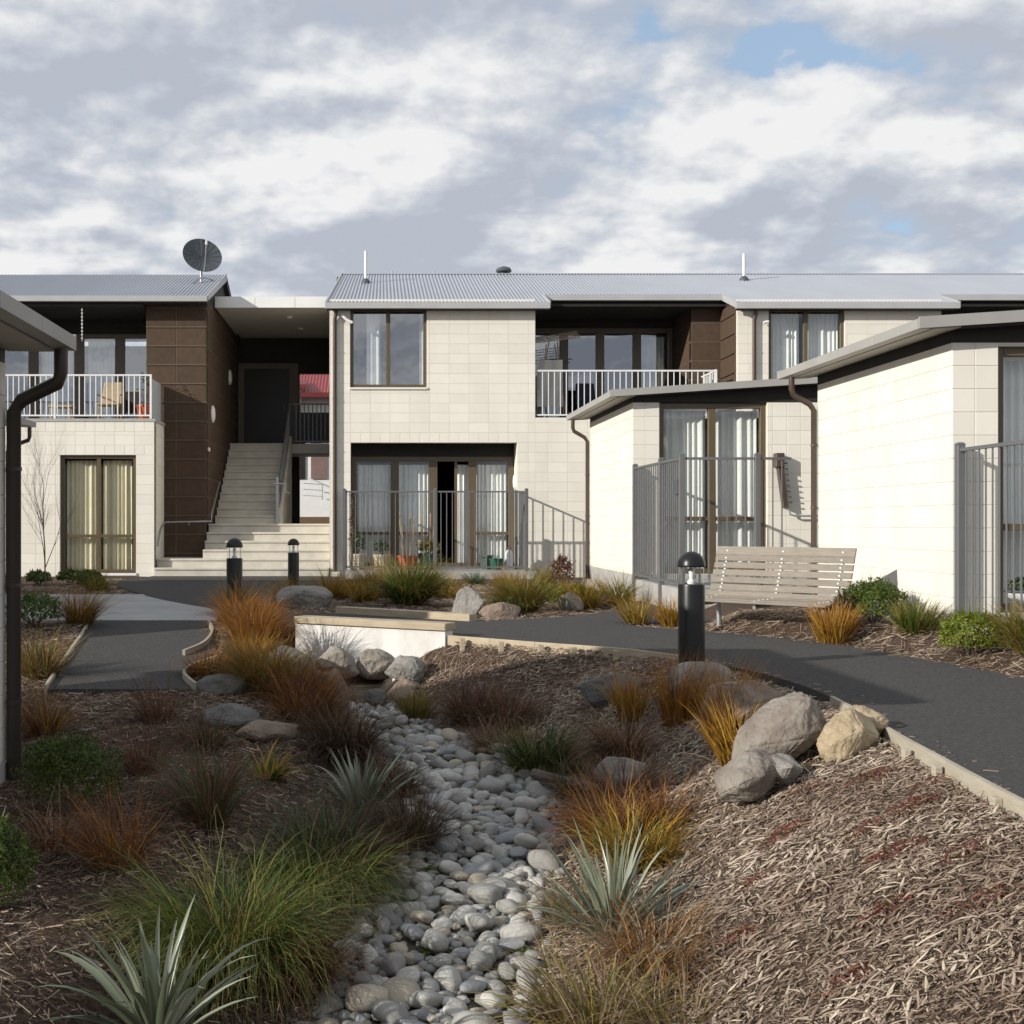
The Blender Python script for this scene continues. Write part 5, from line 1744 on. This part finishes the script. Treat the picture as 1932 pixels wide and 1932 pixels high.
# ------------------------------------------------------------------ dry stream stones
STONE = [mat('river_stone_%s' % n_, c, tuple(x * .72 for x in c), 7, .85, .35, 60, rnd=.14, c3=tuple(min(1, x * 1.18) for x in c), spec=.25)
         for n_, c in (('grey', (.295, .288, .266)), ('pale', (.45, .435, .40)), ('blue', (.265, .27, .27)), ('tan', (.38, .335, .265)))]
SM = []
for k in range(12):
    bm = bmesh.new()
    bmesh.ops.create_icosphere(bm, subdivisions=3, radius=1.0)
    off = Vector((k * 5.3, k * 2.1, 0))
    rr = random.Random(k)
    pl = [(Vector((rr.gauss(0, 1), rr.gauss(0, 1), rr.gauss(0, .6))).normalized(), .66 + .2 * rr.random()) for _ in range(4 + k % 4)]
    for v in bm.verts:
        p = v.co * (1 + .20 * mnoise.noise(v.co * .9 + off))
        for n_, d in pl:
            e = p.dot(n_) - d
            if e > 0:
                p = p - n_ * e * .8
        v.co = p * (1 + .03 * mnoise.noise(p * 5 + off))
    me = bpy.data.meshes.new('river_stone')
    bm.to_mesh(me)
    bm.free()
    me.polygons.foreach_set('use_smooth', np.ones(len(me.polygons), dtype=bool))
    me.materials.append(STONE[(0, 1, 0, 2, 1, 0, 3, 1, 2, 0, 1, 0)[k]])
    SM.append(me)
rng = np.random.default_rng(5)
placed = []
tries = 0
while len(placed) < 760 and tries < 60000:
    tries += 1
    y = 3.9 + 6.5 * rng.random() ** 1.15
    xl, xr = np.interp(y, SY, SXL), np.interp(y, SY, SXR)
    x = xl - .04 + (xr - xl + .08) * rng.random()
    sz = (.046 + .054 * rng.random() ** 1.8) * np.interp(y, [4, 9, 10.4], [1.05, .92, .7])
    if len(placed) >= 300:
        sz = .026 + .022 * rng.random()
    ok = True
    for (px, py, ps) in placed:
        if (px - x) ** 2 + (py - y) ** 2 < (.76 * (ps + sz)) ** 2:
            ok = False
            break
    if ok:
        placed.append((x, y, sz))
for i, (x, y, sz) in enumerate(placed[:300]):
    o = bpy.data.objects.new('river_stone', SM[int(rng.integers(12))])
    asp = .62 + .45 * rng.random()
    hh = sz * (.45 + .30 * rng.random())
    o.scale = (sz * 1.22, sz * asp, hh)
    o.rotation_euler = (rng.normal() * .24, rng.normal() * .24, rng.random() * 6.28)
    link(o, None, (x, y, hz(x, y) + hh * .18 + .032 * rng.random()))
    tag(o, 'smooth grey river stone in the dry stream bed', 'stone', 'river stones of the dry stream')
Vs, Qs, ms, off = [], [], [], 0
for (x, y, sz) in placed[300:]:
    me0 = SM[int(rng.integers(12))]
    v0 = np.array([v.co for v in me0.vertices])
    q0 = np.array([p_.vertices[:] for p_ in me0.polygons])
    a_ = rng.random() * 6.28
    v0 = v0 * np.array([sz * 1.2, sz * (.7 + .4 * rng.random()), sz * .6])
    v0 = np.stack([v0[:, 0] * math.cos(a_) - v0[:, 1] * math.sin(a_), v0[:, 0] * math.sin(a_) + v0[:, 1] * math.cos(a_), v0[:, 2]], 1) + np.array([x, y, hz(x, y) + sz * .2])
    Vs.append(v0)
    Qs.append(q0 + off)
    ms.append(np.full(len(q0), int(rng.integers(4)), dtype=np.int32))
    off += len(v0)
me = fast_mesh('small_river_stones', np.concatenate(Vs), np.concatenate(Qs), STONE[0], smooth=True)
for k in (1, 2, 3):
    me.materials.append(STONE[k])
me.polygons.foreach_set('material_index', np.concatenate(ms))
tag(link(bpy.data.objects.new('small_river_stones', me)), 'smaller river stones packed between the larger ones', 'stones', kind='stuff')
# pebbles filling the gaps
V, Q, base_v = [], [], 0
ico = bmesh.new()
bmesh.ops.create_icosphere(ico, subdivisions=1, radius=1.0)
iv = np.array([v.co for v in ico.verts])
iq = np.array([[v.index for v in f.verts] for f in ico.faces])
ico.free()
n = 2600
ys = 3.7 + 6.8 * rng.random(n)
xs = np.interp(ys, SY, SXL) - .12 + (np.interp(ys, SY, SXR) - np.interp(ys, SY, SXL) + .24) * rng.random(n)
zs = terrain(xs, ys)
s = .010 + .030 * rng.random(n) ** 2
sc = np.stack([s * 1.2, s * (.7 + .4 * rng.random(n)), s * .65], 1)
an = rng.random(n) * 6.28
ca, sa = np.cos(an), np.sin(an)
P = iv[None] * sc[:, None, :]
P = np.stack([P[..., 0] * ca[:, None] - P[..., 1] * sa[:, None], P[..., 0] * sa[:, None] + P[..., 1] * ca[:, None], P[..., 2]], -1)
P += np.stack([xs, ys, zs + s * .3], 1)[:, None, :]
me = fast_mesh('stream_pebbles', P.reshape(-1, 3), (iq[None] + (np.arange(n) * len(iv))[:, None, None]).reshape(-1, 3), STONE[0], smooth=True)
tag(link(bpy.data.objects.new('stream_pebbles', me)), 'small pebbles filling gaps between the river stones', 'pebbles', kind='stuff')

# ------------------------------------------------------------------ bark mulch chips
m, w, p, out = principled('bark_chips')
at = w.n('ShaderNodeAttribute', attribute_name='rnd')
w.t.links.new(w.ramp(at.outputs['Fac'], [(0, (.030, .018, .012)), (.25, (.086, .056, .041)), (.60, (.195, .140, .103)), (.90, (.345, .268, .20)), (1.0, (.52, .435, .335))]), p.inputs['Base Color'])
p.inputs['Roughness'].default_value = .9
p.inputs['Specular IOR Level'].default_value = .2


def chips(name, label, n, x0, x1, y0, y1, ln, seed, pale=1.0, bend=False):
    rng = np.random.default_rng(seed)
    y = y0 + (y1 - y0) * rng.random(n)
    x = x0 + (x1 - x0) * rng.random(n)
    keep = ~paved(x, y) & (x > -.34 * y - .5) & (x < .57 * y + .4) & ~paved(x + .05, y) & ~paved(x - .03, y)
    yc = np.clip(y, 1, 12)
    stream = (x > np.interp(yc, SY, SXL) + .02) & (x < np.interp(yc, SY, SXR) - .02) & (y < 10.6)
    keep &= ~stream
    wallside = (x - WALL_A[0]) * wn[0] + (y - WALL_A[1]) * wn[1]
    keep &= ~((np.abs(wallside - .06) < .12) & (x > -.85) & (x < .7))
    x, y = x[keep], y[keep]
    n = len(x)
    z = terrain(x, y)
    fine = bumpy(x, y)
    z = z + np.maximum(fine, -.005)
    L_ = ln * np.exp(rng.normal(size=n) * .82)
    L_ = np.clip(L_, .006, .13)
    W_ = np.clip(L_ * (.10 + .40 * rng.random(n) ** 2), .0026, .011)
    az = rng.random(n) * 6.28
    pt = rng.normal(size=n) * .22
    d = np.stack([np.cos(az) * np.cos(pt), np.sin(az) * np.cos(pt), np.sin(pt)], 1)
    # follow the slope
    ex, ey = x + d[:, 0] * .05, y + d[:, 1] * .05
    d[:, 2] += (terrain(ex, ey) - terrain(x, y)) / .05
    s = np.stack([-np.sin(az), np.cos(az), np.zeros(n)], 1)
    c = np.stack([x, y, z + .004 + .016 * rng.random(n)], 1)
    up = np.array([0, 0, 1.0])
    e0, e1 = c - d * L_[:, None] / 2, c + d * L_[:, None] / 2
    hw = W_[:, None] / 2
    if bend:
        cm = c + s * (L_ * rng.normal(size=n) * .03)[:, None] + up * (L_ * np.abs(rng.normal(size=n)) * .05)[:, None]
        V = np.stack([e0 - s * hw * .5, e0 + up * hw * .5, e0 + s * hw * .5, cm - s * hw, cm + up * hw * .8, cm + s * hw, e1 - s * hw * .35, e1 + up * hw * .3, e1 + s * hw * .35], 1).reshape(-1, 3)
        q = np.array([[0, 1, 4, 3], [1, 2, 5, 4], [3, 4, 7, 6], [4, 5, 8, 7]])
        nv = 9
    else:
        V = np.stack([e0 - s * hw * .6, e0 + up * hw * .8, e0 + s * hw * .6, e1 - s * hw * .4, e1 + up * hw * .6, e1 + s * hw * .4], 1).reshape(-1, 3)
        q = np.array([[0, 1, 4, 3], [1, 2, 5, 4]])
        nv = 6
    Q = (np.arange(n)[:, None, None] * nv + q[None]).reshape(-1, 4)
    rd = rng.random(n) ** (1.0 / pale)
    rd = np.where(L_ > ln * 2.4, np.minimum(1, rd * .7 + .34), rd)
    patch = np.array([mnoise.noise(Vector((float(a_) * 2.1, float(b_) * 2.1, 4.0))) for a_, b_ in zip(x, y)])
    rd = np.clip(rd * (1 + .22 * patch), 0, 1)
    me = fast_mesh(name, V, Q, m, {'rnd': np.repeat(rd, nv)})
    tag(link(bpy.data.objects.new(name, me)), label, 'bark mulch', kind='stuff')


chips('bark_mulch', 'shredded bark mulch covering the right bank', 260000, .4, 3.0, 3.0, 9.8, .0105, 1, 1.5, bend=True)
chips('bark_mulch', 'shredded bark mulch covering the left bank', 130000, -3.6, .4, 3.0, 10.8, .0165, 2, .42)  # low pale value: the shade over this bank is put into the chip colour
chips('bark_mulch', 'bark mulch of the slope below the timber edging', 18000, .2, 2.3, 9.4, 11.6, .024, 3, .8)
chips('bark_mulch', 'bark mulch of the bench bed and right border', 30000, 2.6, 5.4, 4.5, 14.0, .028, 4, 1.4)
chips('bark_mulch', 'bark mulch of the centre bed and far borders', 40000, -6, 4, 12, 23.2, .04, 5, 1.2)
chips('bark_mulch', 'bark mulch beside the left path', 16000, -4.2, -1.0, 9.0, 13.2, .028, 6, .8)

# bits kicked off the beds onto the paving
rng = np.random.default_rng(77)
n = 60000
y = 3 + 12 * rng.random(n)
x = -3 + 8 * rng.random(n)
edge = np.zeros(n, dtype=bool)
inn = inpoly(x, y, PATH)
for d_, pr in ((.05, .9), (.12, .35), (.3, .05)):
    for dx, dy in ((d_, 0), (-d_, 0), (0, d_), (0, -d_)):
        edge |= inn & ~inpoly(x + dx, y + dy, PATH) & (rng.random(n) < pr * .28)
x, y = x[edge], y[edge]
n = len(x)
L_ = .012 * np.exp(rng.normal(size=n) * .6)
az = rng.random(n) * 6.28
d = np.stack([np.cos(az), np.sin(az), np.zeros(n)], 1) * L_[:, None]
s = np.stack([-np.sin(az), np.cos(az), np.zeros(n)], 1) * (.002 + .003 * rng.random(n))[:, None]
c = np.stack([x, y, np.full(n, .0285)], 1)
up = np.array([0, 0, .004])
V = np.stack([c - d - s, c - d + up, c - d + s, c + d - s, c + d + up, c + d + s], 1).reshape(-1, 3)
Q = (np.arange(n)[:, None, None] * 6 + np.array([[0, 1, 4, 3], [1, 2, 5, 4]])[None]).reshape(-1, 4)
me = fast_mesh('spilled_mulch', V, Q, m, {'rnd': np.repeat(.3 + .6 * rng.random(n), 6)})
tag(link(bpy.data.objects.new('spilled_mulch', me)), 'scattered bark bits along the edges of the footpath', 'bark mulch', kind='stuff')

# ------------------------------------------------------------------ planting
# foreground, left of the stream
astelia('large silver sword-leaved plant at the bottom left corner', -.76, 4.22, .54, 52, 1, .034, spread=.85)
astelia('silver sword-leaved plant left of the stream, half way back', -.10, 7.15, .50, 50, 2, .030, spread=.65)
astelia('sunlit silver sword-leaved plant right of the stream', 1.0, 5.15, .60, 84, 3, .022, spread=.95)
tussock('grass_tussock', 'big drooping green tussock behind the bottom left silver plant', -.62, 4.95, .44, .75, 'green', 900, .22, 2.1, .0045, .13, seed=1, mix=('olive', .15))
tussock('grass_tussock', 'big drooping green tussock spilling towards the stream stones', -.30, 5.85, .36, .75, 'green', 700, .22, 2.2, .0045, .13, seed=2, mix=('buff', .10))
tussock('grass_tussock', 'rusty tussock caught between the two big green ones', -.33, 4.95, .34, .8, 'rust', 260, .1, 1.6, .005, .08, seed=3)
tussock('grass_tussock', 'thin copper tussock in mulch right of the round dark shrub', -1.18, 5.55, .34, .7, 'orange', 160, .1, 1.3, .004, .06, seed=4, mix=('rust', .6))
tussock('grass_tussock', 'sparse green-brown tussock in the middle of the left mulch', -.88, 6.35, .40, .7, 'deepgreen', 150, .1, 1.3, .005, .05, seed=5, mix=('rust', .6))
tussock('grass_tussock', 'sparse reddish wisps behind the round dark shrub', -1.45, 7.6, .34, .7, 'rust', 120, .1, 1.2, .004, .05, seed=6)
tussock('grass_tussock', 'thin rusty wisps near the end of the side path', -1.6, 8.9, .34, .7, 'rust', 120, .1, 1.2, .004, .06, seed=7)
tussock('grass_tussock', 'rusty tussock hugging the dark downpipe', -2.35, 8.6, .34, .7, 'rust', 150, .1, 1.2, .005, .06, seed=8, mix=('gold', .3))
tussock('grass_tussock', 'small yellow-green strappy plant below the flat stones', -.66, 7.45, .22, .75, 'gold', 34, .15, 1.3, .014, .03, seed=9, mix=('green', .6))
tussock('grass_tussock', 'purple-brown tussock behind the middle silver plant', -.22, 8.35, .42, .8, 'purple', 420, .1, 1.7, .005, .08, seed=10)
tussock('grass_tussock', 'dark brown tussock under the middle silver plant', .14, 6.75, .34, .8, 'purple', 380, .1, 1.6, .005, .10, seed=11)
tussock('grass_tussock', 'dark stringy tussock left of the middle silver plant', -.26, 6.35, .34, .8, 'deepgreen', 240, .1, 1.6, .005, .08, seed=12, mix=('purple', .5))
# rusty mass left of the culvert
lab = ['tall rusty tussock left of the white culvert wall', 'rusty tussock in front of the second bollard', 'orange tussock touching the left end of the culvert wall', 'olive tussock above the flat stones by the culvert',
       'low bright orange tussock beside the hooked board edging', 'rusty tussock below the square white-faced boulder', 'brown tussock left of the pointed brown boulder', 'orange tussock directly under the second bollard']
spots = [(-1.15, 11.5, .42, 'orange', 380), (-1.45, 12.6, .42, 'orange', 320), (-1.22, 12.2, .36, 'orange', 300), (-.92, 9.9, .44, 'olive', 380), (-1.42, 10.35, .24, 'orange', 200), (-.65, 9.65, .38, 'rust', 300),
         (-.52, 9.15, .40, 'rust', 320), (-1.62, 14.3, .44, 'olive', 260)]
for i, (l_, (x, y, h, k, n)) in enumerate(zip(lab, spots)):
    tussock('grass_tussock', l_, x, y, h, .75, k, n, .1, 1.35, .006, .09, seed=20 + i, mix=('rust', .25) if k == 'orange' else ('orange', .4))
# right of the stream
tussock('grass_tussock', 'russet tussock on the shaded bank below the timber edging', .78, 9.6, .36, .8, 'rust', 420, .1, 1.6, .005, .10, seed=40, mix=('purple', .4))
tussock('grass_tussock', 'collapsed buff tussock at the stream head', .88, 8.9, .26, .9, 'buff', 300, .2, 1.9, .005, .08, seed=41, mix=('rust', .5))
tussock('grass_tussock', 'grey-green tussock beside the upper stream stones', 1.12, 8.3, .34, .8, 'deepgreen', 300, .1, 1.3, .008, .10, seed=42, mix=('olive', .25))
tussock('grass_tussock', 'buff mop-headed tussock half way up the shaded bank', 1.60, 7.95, .34, .75, 'buff', 320, .1, 2.1, .006, .06, seed=43, mix=('rust', .5))
tussock('grass_tussock', 'small olive tuft growing at the culvert stones', .32, 9.95, .24, .5, 'olive', 120, .1, .9, .006, .05, seed=44)
tussock('grass_tussock', 'yellow-green tussock on the lower right stream edge', 1.28, 5.95, .28, .75, 'olive', 260, .1, 1.3, .007, .09, seed=45, mix=('gold', .5))
tussock('grass_tussock', 'rust-red tussock behind the yellow-green one at the stream edge', 1.25, 6.45, .34, .8, 'rust', 380, .1, 1.5, .005, .10, seed=46, mix=('orange', .4))
tussock('grass_tussock', 'buff tussock under the sunlit silver plant', 1.10, 4.75, .26, .9, 'buff', 340, .2, 1.8, .005, .10, seed=47, mix=('orange', .35))
tussock('grass_tussock', 'dry curling grass at the bottom edge right of the stones', .78, 4.35, .34, .8, 'buff', 150, .1, 1.7, .007, .08, seed=48, mix=('olive', .5))
tussock('grass_tussock', 'low dry blades at the bottom right corner of the stream', 1.02, 4.2, .20, .8, 'buff', 90, .15, 1.5, .006, .07, seed=49, mix=('olive', .3))
tussock('grass_tussock', 'upright orange tussock left of the nearest bollard', 2.02, 8.2, .36, .35, 'orange', 130, .03, .7, .006, .06, seed=50)
tussock('grass_tussock', 'pale orange tussock on the dark bank boulder', 1.80, 8.65, .30, .45, 'orange', 90, .05, .8, .006, .05, seed=51, mix=('gold', .4))
tussock('grass_tussock', 'upright orange tussock in front of the bollard boulder', 2.08, 7.3, .38, .35, 'orange', 140, .03, .6, .006, .06, seed=52, mix=('gold', .4))
tussock('grass_tussock', 'golden spiky tussock beside the upright slab boulder', 2.0, 6.78, .28, .5, 'gold', 90, .05, .7, .008, .06, seed=53, mix=('orange', .3))
# centre bed
cb = [('golden star-shaped tussock at the left of the centre bed', -.62, 17.4, .44, 'gold', 260, .9), ('large green tussock in the middle of the centre bed', .42, 15.9, .62, 'green', 900, .8),
      ('golden tussock behind the large green one', .10, 17.6, .55, 'gold', 320, .8), ('small gold tussock left of the large green one', -.18, 16.6, .40, 'gold', 180, .8),
      ('low orange tussock right of the large green one', .98, 17.9, .40, 'gold', 200, .9), ('big olive tussock right of the upright grey boulder', 1.78, 15.0, .52, 'olive', 700, .85),
      ('gold tussock below the bright shrub of the centre bed', 2.62, 15.5, .42, 'gold', 260, .8), ('gold tussock close to the fence of the second unit', 3.18, 16.2, .44, 'olive', 260, .8),
      ('small dry orange tuft before the terrace', 2.05, 19.2, .32, 'orange', 120, .7), ('small orange tuft near the terrace slab', 2.25, 21.0, .30, 'orange', 120, .7),
      ('small grey tuft at the foot of the terrace', 1.75, 21.8, .26, 'deepgreen', 120, .7), ('pale green tuft beside the terrace corner post', 2.85, 20.6, .42, 'olive', 160, .5),
      ('dark low tuft between path and olive tussock', 1.52, 14.6, .22, 'deepgreen', 180, .9), ('small tuft under the left fence post of the terrace', -.2, 20.9, .30, 'deepgreen', 140, .7),
      ('orange tuft between the farthest bollard and the rock', -1.22, 16.6, .36, 'gold', 150, .8), ('olive tuft at the foot of the terrace middle post', .95, 21.2, .32, 'olive', 160, .8)]
for i, (l_, x, y, h, k, n, sp) in enumerate(cb):
    tussock('grass_tussock', l_, x, y, h, sp, k, n, .1, 1.2, .009, .10, seed=60 + i, mix=('olive', .3) if k in ('green', 'gold') else None)
shrub('round_shrub', 'bright yellow-green low shrub in the centre bed', 2.55, 15.75, (.30, .24, .17), 'shrub2', 2200, .02, seed=1)
shrub('round_shrub', 'small dark green shrub behind the bright one in the centre bed', 2.36, 16.6, (.20, .18, .15), 'shrub3', 1200, .02, seed=2)
shrub('red_shrub', 'dark red twiggy shrub at the right end of the terrace', 3.08, 20.4, (.20, .18, .30), 'redleaf', 700, .03, seed=3, group='red shrubs')
# right border
tussock('grass_tussock', 'short orange tussock in front of the bench right leg', 4.02, 10.75, .30, .45, 'gold', 260, .05, .5, .007, .07, seed=80, mix=('orange', .5))
tussock('grass_tussock', 'gold tussock between the nearest bollard and the bench', 3.06, 12.7, .32, .6, 'gold', 160, .05, .9, .007, .06, seed=81)
tussock('grass_tussock', 'olive tussock left of the bollard by the path island', 2.72, 12.8, .34, .6, 'gold', 160, .05, .9, .007, .06, seed=86, mix=('olive', .5))
tussock('grass_tussock', 'green spiky plant right of the bench at the wall foot', 4.62, 10.45, .24, .65, 'olive', 170, .05, .7, .010, .08, seed=82, mix=('green', .5))
tussock('grass_tussock', 'olive tussock at the right edge below the fence', 4.85, 9.0, .34, .7, 'olive', 220, .1, 1.0, .009, .08, seed=83)
shrub('round_shrub', 'dark green mound shrub behind the right end of the bench', 4.52, 11.10, (.30, .28, .23), 'shrub3', 7000, .013, seed=4)
shrub('round_shrub', 'yellow-green clipped mound shrub below the right fence', 4.62, 9.45, (.27, .25, .20), 'shrub2', 6500, .011, seed=5, z=.04)
shrub('red_shrub', 'small dark twiggy plant at the bench seat end', 4.22, 11.05, (.12, .12, .20), 'purple', 300, .025, seed=6, group='red shrubs')
# left
shrub('round_shrub', 'large round dark green shrub in the left foreground mulch', -1.66, 6.65, (.28, .26, .23), 'shrub', 11000, .0085, seed=7)
shrub('round_shrub', 'sunlit green shrub cut by the left picture edge', -1.60, 4.92, (.20, .20, .22), 'shrub3', 7000, .010, seed=8)
shrub('round_shrub', 'small dark shrub beside the dark downpipe foot', -2.05, 7.55, (.15, .15, .13), 'shrub', 2200, .011, seed=9)
shrub('round_shrub', 'green mound shrub left of the side path', -3.55, 12.6, (.30, .28, .2), 'shrub3', 2600, .016, seed=10)
tussock('grass_tussock', 'rusty tussock beside the green mound left of the side path', -3.15, 12.9, .42, .7, 'olive', 260, .1, 1.1, .006, .09, seed=84, mix=('orange', .5))
tussock('grass_tussock', 'gold-brown tussock at the left edge of the side path', -2.85, 10.3, .36, .7, 'olive', 200, .1, 1.1, .006, .08, seed=85, mix=('rust', .5))
for i, (x, y, l_) in enumerate([(-5.9, 21.2, 'low green border shrub leftmost under the left window'), (-5.45, 21.6, 'second low green border shrub under the left window'), (-5.05, 21.3, 'third low border shrub under the left window'),
                                (-4.85, 20.6, 'border shrub at the corner of the asphalt court')]):
    shrub('border_shrub', l_, x, y, (.24, .2, .15), 'shrub3', 700, .03, seed=30 + i, group='border shrubs')
for i, (x, y, l_) in enumerate([(-5.9, 19.1, 'dry brown border tuft beside the small grey bench'), (-4.35, 19.0, 'dry brown border tuft at the concrete edge'), (-6.4, 20.3, 'green tuft behind the small grey bench')]):
    tussock('grass_tussock', l_, x, y, .3, .8, ('rust', 'olive', 'deepgreen')[i], 160, .1, 1.1, .009, .1, seed=90 + i)

extra = [('dark green-brown tussock behind the copper one in the left mulch', -1.0, 6.95, .30, 'deepgreen', 160, ('rust', .5)), ('purple tussock filling the left stream bank above the green ones', -.12, 6.15, .30, 'purple', 240, ('rust', .4)),
         ('rusty tussock between the flat stones and the stream', -.35, 8.85, .30, 'rust', 220, ('buff', .3)), ('orange tussock in front of the dark boulder by the culvert', -.78, 10.3, .34, 'orange', 260, ('olive', .4)),
         ('orange tussock filling the gap behind the dark boulder by the culvert', -1.15, 10.95, .30, 'orange', 260, ('gold', .3)), ('gold tussock at the left end of the culvert cap', -1.3, 12.45, .30, 'gold', 220, ('orange', .5)),
         ('brown tussock over the grey boulder at the foot of the bank', 1.46, 7.15, .28, 'rust', 220, ('buff', .4)), ('dark tuft at the right edge of the upper stream', 1.28, 7.65, .24, 'purple', 160, ('deepgreen', .5)),
         ('russet tussock above the stream head on the right', 1.05, 9.35, .28, 'rust', 220, ('buff', .4)), ('dry buff tuft at the lower right stream margin', .92, 5.55, .22, 'buff', 160, ('olive', .4)),
         ('brown tuft overhanging the left stream margin', .08, 7.75, .26, 'purple', 180, ('rust', .5)), ('rusty tuft beside the rounded boulder on the right bank', 1.5, 6.35, .24, 'rust', 160, ('orange', .5)),
         ('rusty wisps at the left mulch near the picture edge', -1.55, 5.9, .26, 'rust', 120, ('buff', .3)),
         ('thin brown wisps below the side path end', -1.2, 8.35, .28, 'rust', 120, ('deepgreen', .3)), ('olive tuft in front of the pointed brown boulder', -.62, 10.0, .28, 'olive', 160, ('rust', .4))]
for i, (l_, x, y, h, k, n, mx) in enumerate(extra):
    tussock('grass_tussock', l_, x, y, h, .85, k, n, .12, 1.6, .005, .08, seed=120 + i, mix=mx)

# red sedum patches and stream weeds
def patches(name, label, spots, kind, size):
    rng = np.random.default_rng(33)
    Vs, Qs, rd, tt, off = [], [], [], [], 0
    for (x, y, rx, ry, n) in spots:
        a = rng.random(n) * 6.28
        r = np.sqrt(rng.random(n)) * (.6 + .4 * rng.random(n))
        px, py = x + rx * r * np.cos(a), y + ry * r * np.sin(a)
        pz = terrain(px, py) + .012 + .03 * rng.random(n) * (1 - r)
        p = np.stack([px, py, pz], 1)
        nr = rng.normal(size=(n, 3)) * .6 + np.array([0, 0, 1])
        nr /= np.linalg.norm(nr, axis=1, keepdims=True)
        tv = np.cross(nr, rng.normal(size=(n, 3)))
        tv /= np.linalg.norm(tv, axis=1, keepdims=True)
        bv = np.cross(nr, tv)
        s = size * (.6 + .8 * rng.random(n))[:, None]
        Vs.append(np.stack([p - tv * s, p + bv * s * .45, p + tv * s, p - bv * s * .45], 1).reshape(-1, 3))
        Qs.append(np.arange(4 * n).reshape(n, 4) + off)
        off += 4 * n
        rd.append(np.repeat(rng.random(n), 4))
        tt.append(np.tile([0, .5, 1, .5], n))
    me = fast_mesh(name, np.concatenate(Vs), np.concatenate(Qs), G[kind], {'rnd': np.concatenate(rd), 't': np.concatenate(tt)})
    tag(link(bpy.data.objects.new(name, me)), label, 'ground cover', kind='stuff')


patches('sedum_groundcover', 'low red sedum creeping through the mulch', [(1.55, 5.0, .12, .07, 300), (2.2, 5.0, .14, .07, 320), (1.35, 4.6, .12, .06, 260), (1.75, 4.2, .14, .06, 300), (2.0, 5.75, .12, .06, 260), (1.95, 4.6, .16, .07, 340), (1.5, 3.9, .12, .06, 240), (2.25, 4.0, .1, .06, 220), (1.78, 5.35, .15, .10, 460), (2.25, 5.55, .16, .10, 260), (2.36, 5.2, .12, .08, 160), (1.98, 4.95, .12, .08, 180), (1.6, 4.65, .14, .07, 160), (2.1, 4.35, .13, .08, 160),
                                                                                  (1.15, 10.25, .28, .18, 420), (1.6, 9.75, .34, .22, 520), (.95, 10.5, .2, .15, 260), (1.95, 9.3, .25, .2, 260), (1.95, 3.95, .14, .08, 160), (-4.9, 18.9, .9, .2, 500)], 'sedum', .0075)
patches('stream_weeds', 'small green weeds sprouting between the river stones', [(.62, 5.35, .08, .06, 60), (.30, 6.35, .09, .07, 70), (.72, 7.4, .06, .05, 40), (.55, 8.6, .08, .06, 60), (.15, 9.6, .08, .08, 80), (.62, 4.75, .09, .06, 60), (.85, 8.9, .1, .08, 70), (.2, 5.3, .05, .05, 30),
                                                                               (.58, 6.0, .05, .05, 30), (.66, 5.0, .07, .05, 40)], 'green', .022)
# driftwood stick lying by the stream
tag(MB().tube([(1.02, 7.95, -.56), (1.22, 7.6, -.55), (1.42, 7.28, -.52)], [.035, .03, .022], 7).build('fallen_log', BARK, smooth=True), 'weathered stick lying beside the upper stream stones', 'log')
